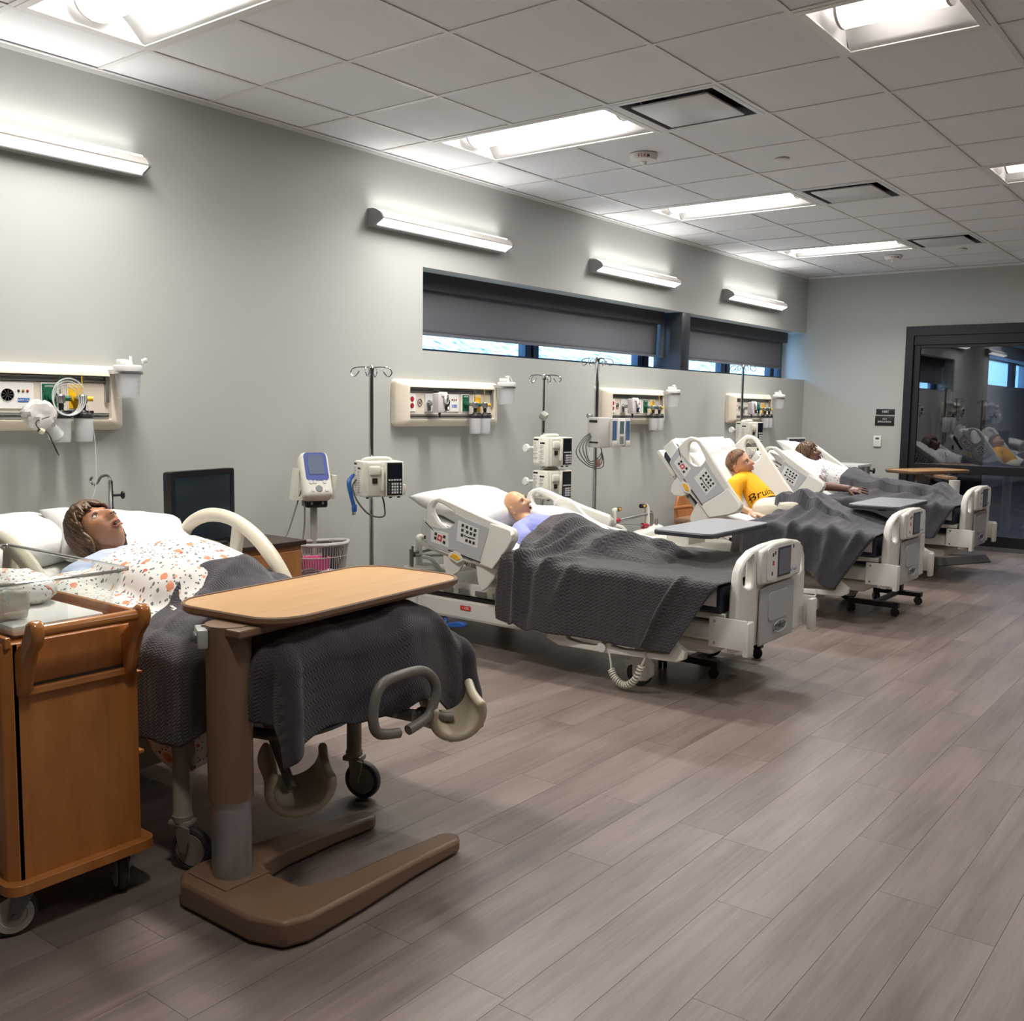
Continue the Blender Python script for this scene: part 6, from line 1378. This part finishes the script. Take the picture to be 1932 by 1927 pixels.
pillow('pillow', 'white pillow showing its corner past the nearest manikin face', (ox+.52, oy+.22, .875), (-.12, .30, -.3), .46, .56, .15, 2)

# --- second bed: bald child manikin
x0, yc = .17, 4.89
def L2(p): return Vector((p[0]+x0-.15, p[1]+yc, p[2]))
hc = (x0+.605, 4.885, .845)
t2_ = [([L2((.75, 0, .80)), L2((.83, 0, .755))], [.04, .045]), ([L2((.87, -.12, .705)), L2((.86, 0, .71)), L2((.87, .12, .705))], [.05, .07, .05]), ([L2((.88, 0, .70)), L2((1.05, 0, .68)), L2((1.25, 0, .665))], [.085, .09, .08])]
a2 = {'limbs': [([L2((.88, sy*.14, .70)), L2((.98, sy*.20, .67)), L2((1.14, sy*.2, .66))], [.042, .034, .026]) for sy in (-1, 1)], 'hands': [(L2((1.14, sy*.2, .66)), (1, 0, 0), (0, 0, 1), .7, -sy) for sy in (-1, 1)]}
l2 = [([L2((1.25, sy*.07, .665)), L2((1.5, sy*.1, .66)), L2((1.75, sy*.1, .64))], [.065, .05, .035]) for sy in (-1, 1)]
man2, M2, hcv = manikin('m', 'bald child manikin in a blue shirt with open mouth on the second bed', sk2, hc, (.88, .04, .46), (-.38, -.40, .82), .80, t2_, a2, l2, 1.0, mat('lip_child', (186, 128, 100), .4), mat('brow_faint', (168, 118, 84), .6), .0038)
sb = B(); limb(sb, [L2((.875, -.12, .705)), L2((.865, 0, .715)), L2((.875, .12, .705))], [.062, .08, .062], 18); limb(sb, [L2((.89, 0, .705)), L2((1.1, 0, .69))], [.1, .11], 18)
for sy in (-1, 1): limb(sb, [L2((.88, sy*.14, .702)), L2((.97, sy*.20, .675))], [.058, .054], 14)
solid('shirt', sb, mat('shirt_periwinkle', (142, 148, 208), .85, bump=(40, .5, .006)), .005, man2, 3)
def z2(x, y):
    z = .615+.06*gs(x-.80, .2)*gs(y-.03, .2)+.075*gs(x-1.2, .35)*gs(y, .22)+.03*gs(y, .2)*sstep(1.8, 1.3, x)
    if x < .98: z = max(z, .60+(.98-x)*.23+.02)
    return z
c2 = drape('coverlet', (x0, yc, .004), lambda s: (.90+.015*math.sin(s*9)) if s < .1 else .90+.36*sstep(.1, .75, s), 2.215, lambda x: .515, z2, lambda x: .405-.0*x+.0*nz(x*3, 0), .36, .02, m_q1, over=[man2], slant=.62, r=.045, flare=.035, amp=.012, freq=11, seed=2, nx=170, ny=140,
           ridges=[((.98, -.45), (1.12, .10), .035, .05), ((1.04, -.60), (1.22, .02), .025, .06), ((1.02, -.9), (1.05, -.5), .022, .07), ((1.10, -.95), (1.13, -.55), .03, -.03), ((1.24, -.35), (1.62, .10), .045, .06), ((1.18, -.62), (1.34, -.38), .03, .035), ((1.15, .2), (1.7, .34), .06, .03), ((.98, -.2), (1.05, .3), .05, .02), ((1.3, -.75), (1.42, -.5), .03, .02), ((1.98, -.9), (2.04, -.5), .025, .035), ((1.75, -.8), (1.72, -.55), .04, .012)], uvs=1.)
tag(c2, 'charcoal zigzag coverlet with heavy folds over the second bed', 'blanket', 'charcoal coverlets on the beds')
pillow('pillow', 'large white pillow behind the bald child manikin head', (x0+.36, yc-.06, .825), (0, .26, .06), .50, .72, .19, 5)
pillow('pillow', 'white pillow lying flat at far side of the second bed', (x0+.78, yc+.27, .74), (-.1, .2, -.2), .5, .34, .12, 6)
cz = tag(obj('call_cord', B().tube([(x0+.55, yc+.47, .80), (x0+.62, yc+.43, .86), (x0+.74, yc+.40, .85), (x0+.86, yc+.40, .76), (x0+1.0, yc+.42, .705), (x0+1.2, yc+.40, .685), (x0+1.35, yc+.42, .66)], .009, 8, sm=6), m_white), 'white cord lying along the far rail of the second bed', 'cord')

# --- third bed: boy manikin in yellow shirt
x0, yc = .17, 7.22; _, P3 = beds[3]
def L3(p): return Vector((p[0]+x0-.06, p[1]+yc, p[2]))
hc = (x0+1.03, 7.14, 1.035)
t3 = [([L3((1.03, -.08, 1.0)), L3((1.085, -.08, .93))], [.045, .05]), ([L3((1.13, -.21, .90)), L3((1.12, -.08, .91)), L3((1.13, .05, .90))], [.05, .075, .05]), ([L3((1.14, -.08, .885)), L3((1.22, -.08, .80)), L3((1.31, -.08, .71))], [.09, .095, .09])]
a3 = {'limbs': [([L3((1.13, -.24, .885)), L3((1.17, -.315, .745)), L3((1.31, -.335, .695))], [.046, .038, .027]), ([L3((1.13, .08, .885)), L3((1.2, .17, .75)), L3((1.38, .17, .67))], [.046, .038, .027])],
      'hands': [(L3((1.305, -.335, .695)), (.95, -.05, -.12), (.2, 0, 1), .95, 1, .22, .2), (L3((1.38, .17, .67)), (1, 0, 0), (0, 0, 1), .9, -1)]}
l3 = [([L3((1.33, -.08+sy*.08, .70)), L3((1.62, -.06+sy*.12, .75)), L3((1.95, -.06+sy*.12, .66))], [.075, .058, .045]) for sy in (-1, 1)]
man3, M3, hcv = manikin('m', 'boy manikin in yellow shirt sitting up in the third bed', sk3, hc, (.95, .02, .30), (-.27, -.36, .86), .94, t3, a3, l3, 0., mat('lip_pink', (186, 116, 100), .4), m_brow, .0042)
hair(man3, M3, hcv, .94, m_hred, .78, 9, 1.02, 220, .0028, .02, False, PI*.50)
m_yshirt = mat('shirt_yellow', (246, 178, 22), .8, bump=(26, .5, .006))
sb = B(); limb(sb, [L3((1.135, -.215, .895)), L3((1.125, -.08, .905)), L3((1.135, .055, .895))], [.062, .088, .062], 18); limb(sb, [L3((1.145, -.08, .88)), L3((1.23, -.08, .80)), L3((1.31, -.08, .725))], [.108, .115, .112], 20)
limb(sb, [L3((1.13, -.235, .885)), L3((1.135, -.285, .79))], [.066, .064], 16); sb.tube([L3((1.135, -.285, .79)), L3((1.15, -.315, .735))], [.066, .082], 16); limb(sb, [L3((1.13, .08, .885)), L3((1.17, .14, .80))], [.066, .07], 16)
sh3 = solid('shirt', sb, m_yshirt, .005, man3, 3)
wp = B(); limb(wp, [L3((1.30, -.08, .69)), L3((1.40, -.08, .69))], [.118, .11], 18)
for sy in (-1, 1): limb(wp, [L3((1.34, -.08+sy*.07, .70)), L3((1.62, -.06+sy*.12, .75))], [.1, .08], 16)
solid('trousers', wp, mat('cloth_cream', (226, 222, 206), .85, bump=(18, .5, .008)), .007, man3, 4)
nd = Vector((math.sin(R(51))*.9, -.35, .6)).normalized(); xd = Vector((.25, 1, 0)); xd = (xd-nd*xd.dot(nd)).normalized(); yd = nd.cross(xd)
on_surface('Bruins', .082, mat('print_brown', (70, 40, 14), .7), man3, sh3, L3((1.285, -.12, .80)), xd, yd, .0015)
ub = B(); ub.grid(lambda u, v: Vector(((u-.5)*.17, (v-.5)*(.02-.01*u), 0)), 10, 2); mb = bpy.data.meshes.new('t'); ub.bm.to_mesh(mb); ub.bm.free()
tbv = BVHTree.FromPolygons([v.co for v in sh3.data.vertices], [list(p.vertices) for p in sh3.data.polygons]); und = bpy.data.objects.new('shirt_print', mb); mb.materials.append(mat('print_brown')); C.objects.link(und); und.parent = man3; mb.name = 'shirt_print'
for v in mb.vertices:
    p = L3((1.312, -.1, .755))+xd*v.co.x+yd*(v.co.y+.03*(v.co.x)); h = tbv.ray_cast(p+nd*.25, -nd, .5); v.co = (h[0]+nd*.002) if h[0] is not None else p
def z3(x, y):
    z = .637+.14*gs(x-1.62, .22)*gs(y+.06, .26)+.07*gs(x-1.95, .2)*gs(y+.04, .24)+.09*gs(x-1.38, .14)*gs(y+.06, .2)
    return z
c3 = drape('coverlet', (x0, yc, .004), lambda s: 1.42+.03*math.sin(s*7+1)-.24*sstep(-.42, -.8, s)-.05*sstep(.4, .9, s), 2.215, lambda x: .515, z3, lambda x: .30+.10*sstep(1.6, 2.1, x)+.02*math.sin(x*9), .34, .02, m_q2, over=[man3], oxm=x0+1.36, oy_=(-.24, .27), slant=.62, r=.05, flare=.05, amp=.02, freq=9, seed=5, nx=150, ny=130,
           ridges=[((1.5, -.55), (1.66, .1), .05, .05), ((1.62, -.8), (1.72, -.1), .035, .05), ((1.78, -.75), (1.75, -.1), .05, .03), ((2.0, -.85), (1.86, -.2), .045, .045), ((1.4, -.4), (1.55, .3), .04, .03), ((1.32, -.55), (1.5, -.3), .04, .035), ((1.9, .0), (2.15, .2), .05, .03), ((2.15, -.8), (2.1, -.4), .03, .03)], uvs=1.)
tag(c3, 'slate grey coverlet rumpled over the legs of the boy manikin in yellow', 'blanket', 'charcoal coverlets on the beds')
pq = P3(.30, .05); pillow('pillow', 'crumpled white pillow behind the boy manikin in yellow', (x0+pq[0], yc-.10, pq[1]), (.05, R(51), .05), .60, .68, .13, 8)
pq = P3(.60, .03); pillow('pillow', 'white pillow at top edge of the steep third backrest', (x0+pq[0], yc+.02, pq[1]), (0, R(51), 0), .26, .80, .13, 9)
cw = B(); cw.ball((0, 0, 0), (.16, .075, .035), n=26)
for v in cw.bm.verts: v.co += v.co.normalized()*.018*noise.fractal(v.co*13, 1, 2, 3)
o = obj('washcloth', cw, m_sheet, smooth=180); o.location = (x0+1.20, yc-.40, .655); o.rotation_euler = (0, .1, -.12); tag(o, 'bunched white cloth under the hand of the boy manikin', 'cloth')
cw = B(); cw.box((0, 0, 0), (.14, .09, .012), None, .004); cw.box((-.12, .0, .012), (.07, .08, .03), None, .008)
for v in cw.bm.verts: v.co.z += .01*nz(v.co.x*20, v.co.y*20, 3)
o = obj('hand_splint', cw, m_white, smooth=60); o.location = (x0+1.40, yc-.35, .658); o.rotation_euler = (0, .06, -.1); tag(o, 'white hand rest under the fingers of the boy manikin', 'splint')

# --- fourth bed: dark-skinned manikin in speckled gown
x0, yc = .14, 9.36; _, P4 = beds[4]
def L4(p): return Vector((p[0]+x0-.04, p[1]+yc, p[2]))
hc = (x0+.75, 9.34, 1.03)
t4 = [([L4((.77, -.02, .98)), L4((.85, -.02, .92))], [.05, .06]), ([L4((.91, -.18, .87)), L4((.90, -.02, .885)), L4((.91, .15, .87))], [.06, .09, .06]), ([L4((.92, 0, .865)), L4((1.06, 0, .80)), L4((1.25, 0, .74))], [.105, .12, .11])]
a4 = {'limbs': [([L4((.92, -.22, .855)), L4((1.06, -.35, .765)), L4((1.31, -.37, .755))], [.055, .045, .032]), ([L4((.92, .19, .855)), L4((1.05, .28, .75)), L4((1.3, .28, .72))], [.055, .045, .032])],
      'hands': [(L4((1.305, -.37, .755)), (1, .05, -.08), (.1, -.5, .8), 1.05, 1, .12, .2), (L4((1.3, .28, .72)), (1, 0, 0), (0, 0, 1), 1.0, -1)]}
l4 = [([L4((1.25, sy*.1, .74)), L4((1.6, sy*.13, .75)), L4((2.0, sy*.13, .71))], [.09, .065, .045]) for sy in (-1, 1)]
man4, M4, hcv = manikin('m', 'dark skinned manikin with brown wig and speckled gown on the farthest bed', sk4, hc, (.90, .0, .40), (-.38, -.30, .86), 1.0, t4, a4, l4, .7, lip4, None, .0046)
hair(man4, M4, hcv, 1.0, m_hbrown, 1.12, 13, 1.08, 190, .008, .04)
m_speck = print_mat('speckled_gown', (226, 224, 224), [(52, .2, (78, 74, 96), .6)])
sb = B(); limb(sb, [L4((.915, -.18, .87)), L4((.905, -.02, .885)), L4((.915, .15, .87))], [.078, .105, .078], 18); limb(sb, [L4((.93, 0, .865)), L4((1.07, 0, .80)), L4((1.25, 0, .74))], [.125, .14, .135], 20)
limb(sb, [L4((.92, -.2, .86)), L4((.975, -.31, .765))], [.08, .08], 16); limb(sb, [L4((.92, .19, .855)), L4((1.0, .25, .79))], [.08, .08], 16)
gw = solid('gown', sb, m_speck, .006, man4, 3)
uvl = gw.data.uv_layers.new(name='UVMap')
for lp in gw.data.loops:
    v = gw.data.vertices[lp.vertex_index].co; uvl.data[lp.index].uv = (v.x*.9+v.z*.45, v.y*.8+v.z*.6)
def z4(x, y):
    z = .672+.13*gs(x-1.22, .2)*gs(y, .22)+.13*gs(x-1.6, .32)*gs(y, .25)+.12*gs(x-2.0, .12)*gs(y, .2)
    return z
c4 = drape('coverlet', (x0, yc, .006), lambda s: 1.16+.03*math.sin(s*4)-.24*sstep(-.4, -.8, s), 2.205, lambda x: .515, z4, lambda x: .30+.02*math.sin(x*7)-.08*sstep(1.6, 1.0, x), .32, .02, m_q2, over=[man4], oxm=x0+1.1, oy_=(-.22, .27), slant=.5, r=.05, flare=.04, amp=.016, freq=9, seed=7, nx=130, ny=110,
           ridges=[((1.1, -.5), (1.4, -.3), .04, .03), ((1.3, -.6), (1.6, .0), .05, .035), ((1.6, -.4), (2.0, .0), .05, .03), ((1.9, -.9), (1.98, -.1), .04, .05), ((2.1, -.8), (2.02, -.1), .03, .03), ((1.05, .0), (1.3, .25), .05, .03)], uvs=1.)
tag(c4, 'slate grey coverlet over the farthest bed, peaked at the feet', 'blanket', 'charcoal coverlets on the beds')
pq = P4(.40, .06); pillow('pillow', 'white pillow behind the dark skinned manikin wig', (x0+pq[0], yc-.06, pq[1]), (.0, R(31), .05), .50, .68, .18, 11)
pq = P4(.58, .07); pillow('pillow', 'white pillow at far side top of the farthest bed', (x0+pq[0], yc+.24, pq[1]), (-.1, R(31), -.15), .42, .40, .14, 12)

# ------------------------------------------------------------------ odds and ends by the beds
t = thing('side_chair', 'wooden chair seen in part behind the raised third bed', 'chair', (.33, 8.32, 0))
wd_ch = wood('chair_wood', (164, 104, 60), (190, 128, 80), 5, (4, 4, 1))
obj('backrest', B().prism([(-.22, .40), (-.24, .56), (-.2, .66), (.2, .66), (.24, .56), (.22, .40)], .03, 'yz', (-.2, 0, 0)), wd_ch, t, bevel=.01); obj('seat', B().box((.03, 0, .44), (.44, .46, .05), None, .015), mat('seat_tan', (150, 118, 92), .7), t)
for sx in (-.17, .22):
    for sy in (-.2, .2): obj('leg', B().cyl((sx, sy, 0), (sx, sy, .42), .02, n=10), wd_ch, t)
for sy in (-.235, .235): obj('armrest', B().tube([(-.19, sy, .55), (.0, sy, .58), (.2, sy, .57), (.22, sy, .42)], .018, 8, sm=4), wd_ch, t)
t = thing('metal_case', 'white metal case with latches and black knob beyond the farthest bed', 'case', (.74, 10.73, 0))
obj('carcass', B().bx(-.30, .22, -.2, .22, .06, .872), m_mod, t, smooth=0, bevel=.004); obj('lid', B().bx(-.31, .23, -.21, .23, .86, .89), m_white, t, smooth=0, bevel=.004)
for yy in (-.06, .12): obj('latch', B().bx(.22, .235, yy, yy+.04, .80, .865).bx(.235, .242, yy+.008, yy+.032, .78, .82), m_steel, t, smooth=0, bevel=.002)
obj('knob', B().cyl((.22, .18, .815), (.27, .18, .815), .012, n=10).lathe([(0, 0), (.03, 0), (.03, .014), (0, .016)], (.265, .18, .815), Euler((0, R(90), 0)).to_matrix(), 10), m_blk, t)
for sx in (-.25, .17):
    for sy in (-.15, .17): obj('foot', B().cyl((sx, sy, 0), (sx, sy, .06), .025, n=10), m_blk, t)
t = thing('laptop_screen', 'small dark screen with pale rim standing past the farthest bed pillow', 'monitor', (.20, 10.75, .0), -.3)
obj('panel', B().box((0, 0, 1.055), (.025, .30, .20), Euler((0, -.12, 0)).to_matrix(), .006), m_mod, t); obj('display', B().box((.0145, 0, 1.057), (.003, .27, .17), Euler((0, -.12, 0)).to_matrix()), mat('screen_slate', (58, 62, 70), .25), t)
obj('stand', B().cyl((-.02, 0, .03), (-.02, 0, 1.0), .02).lathe([(.15, 0), (.15, .02), (.03, .04), (0, .04)], (-.02, 0, 0)), m_mod, t)
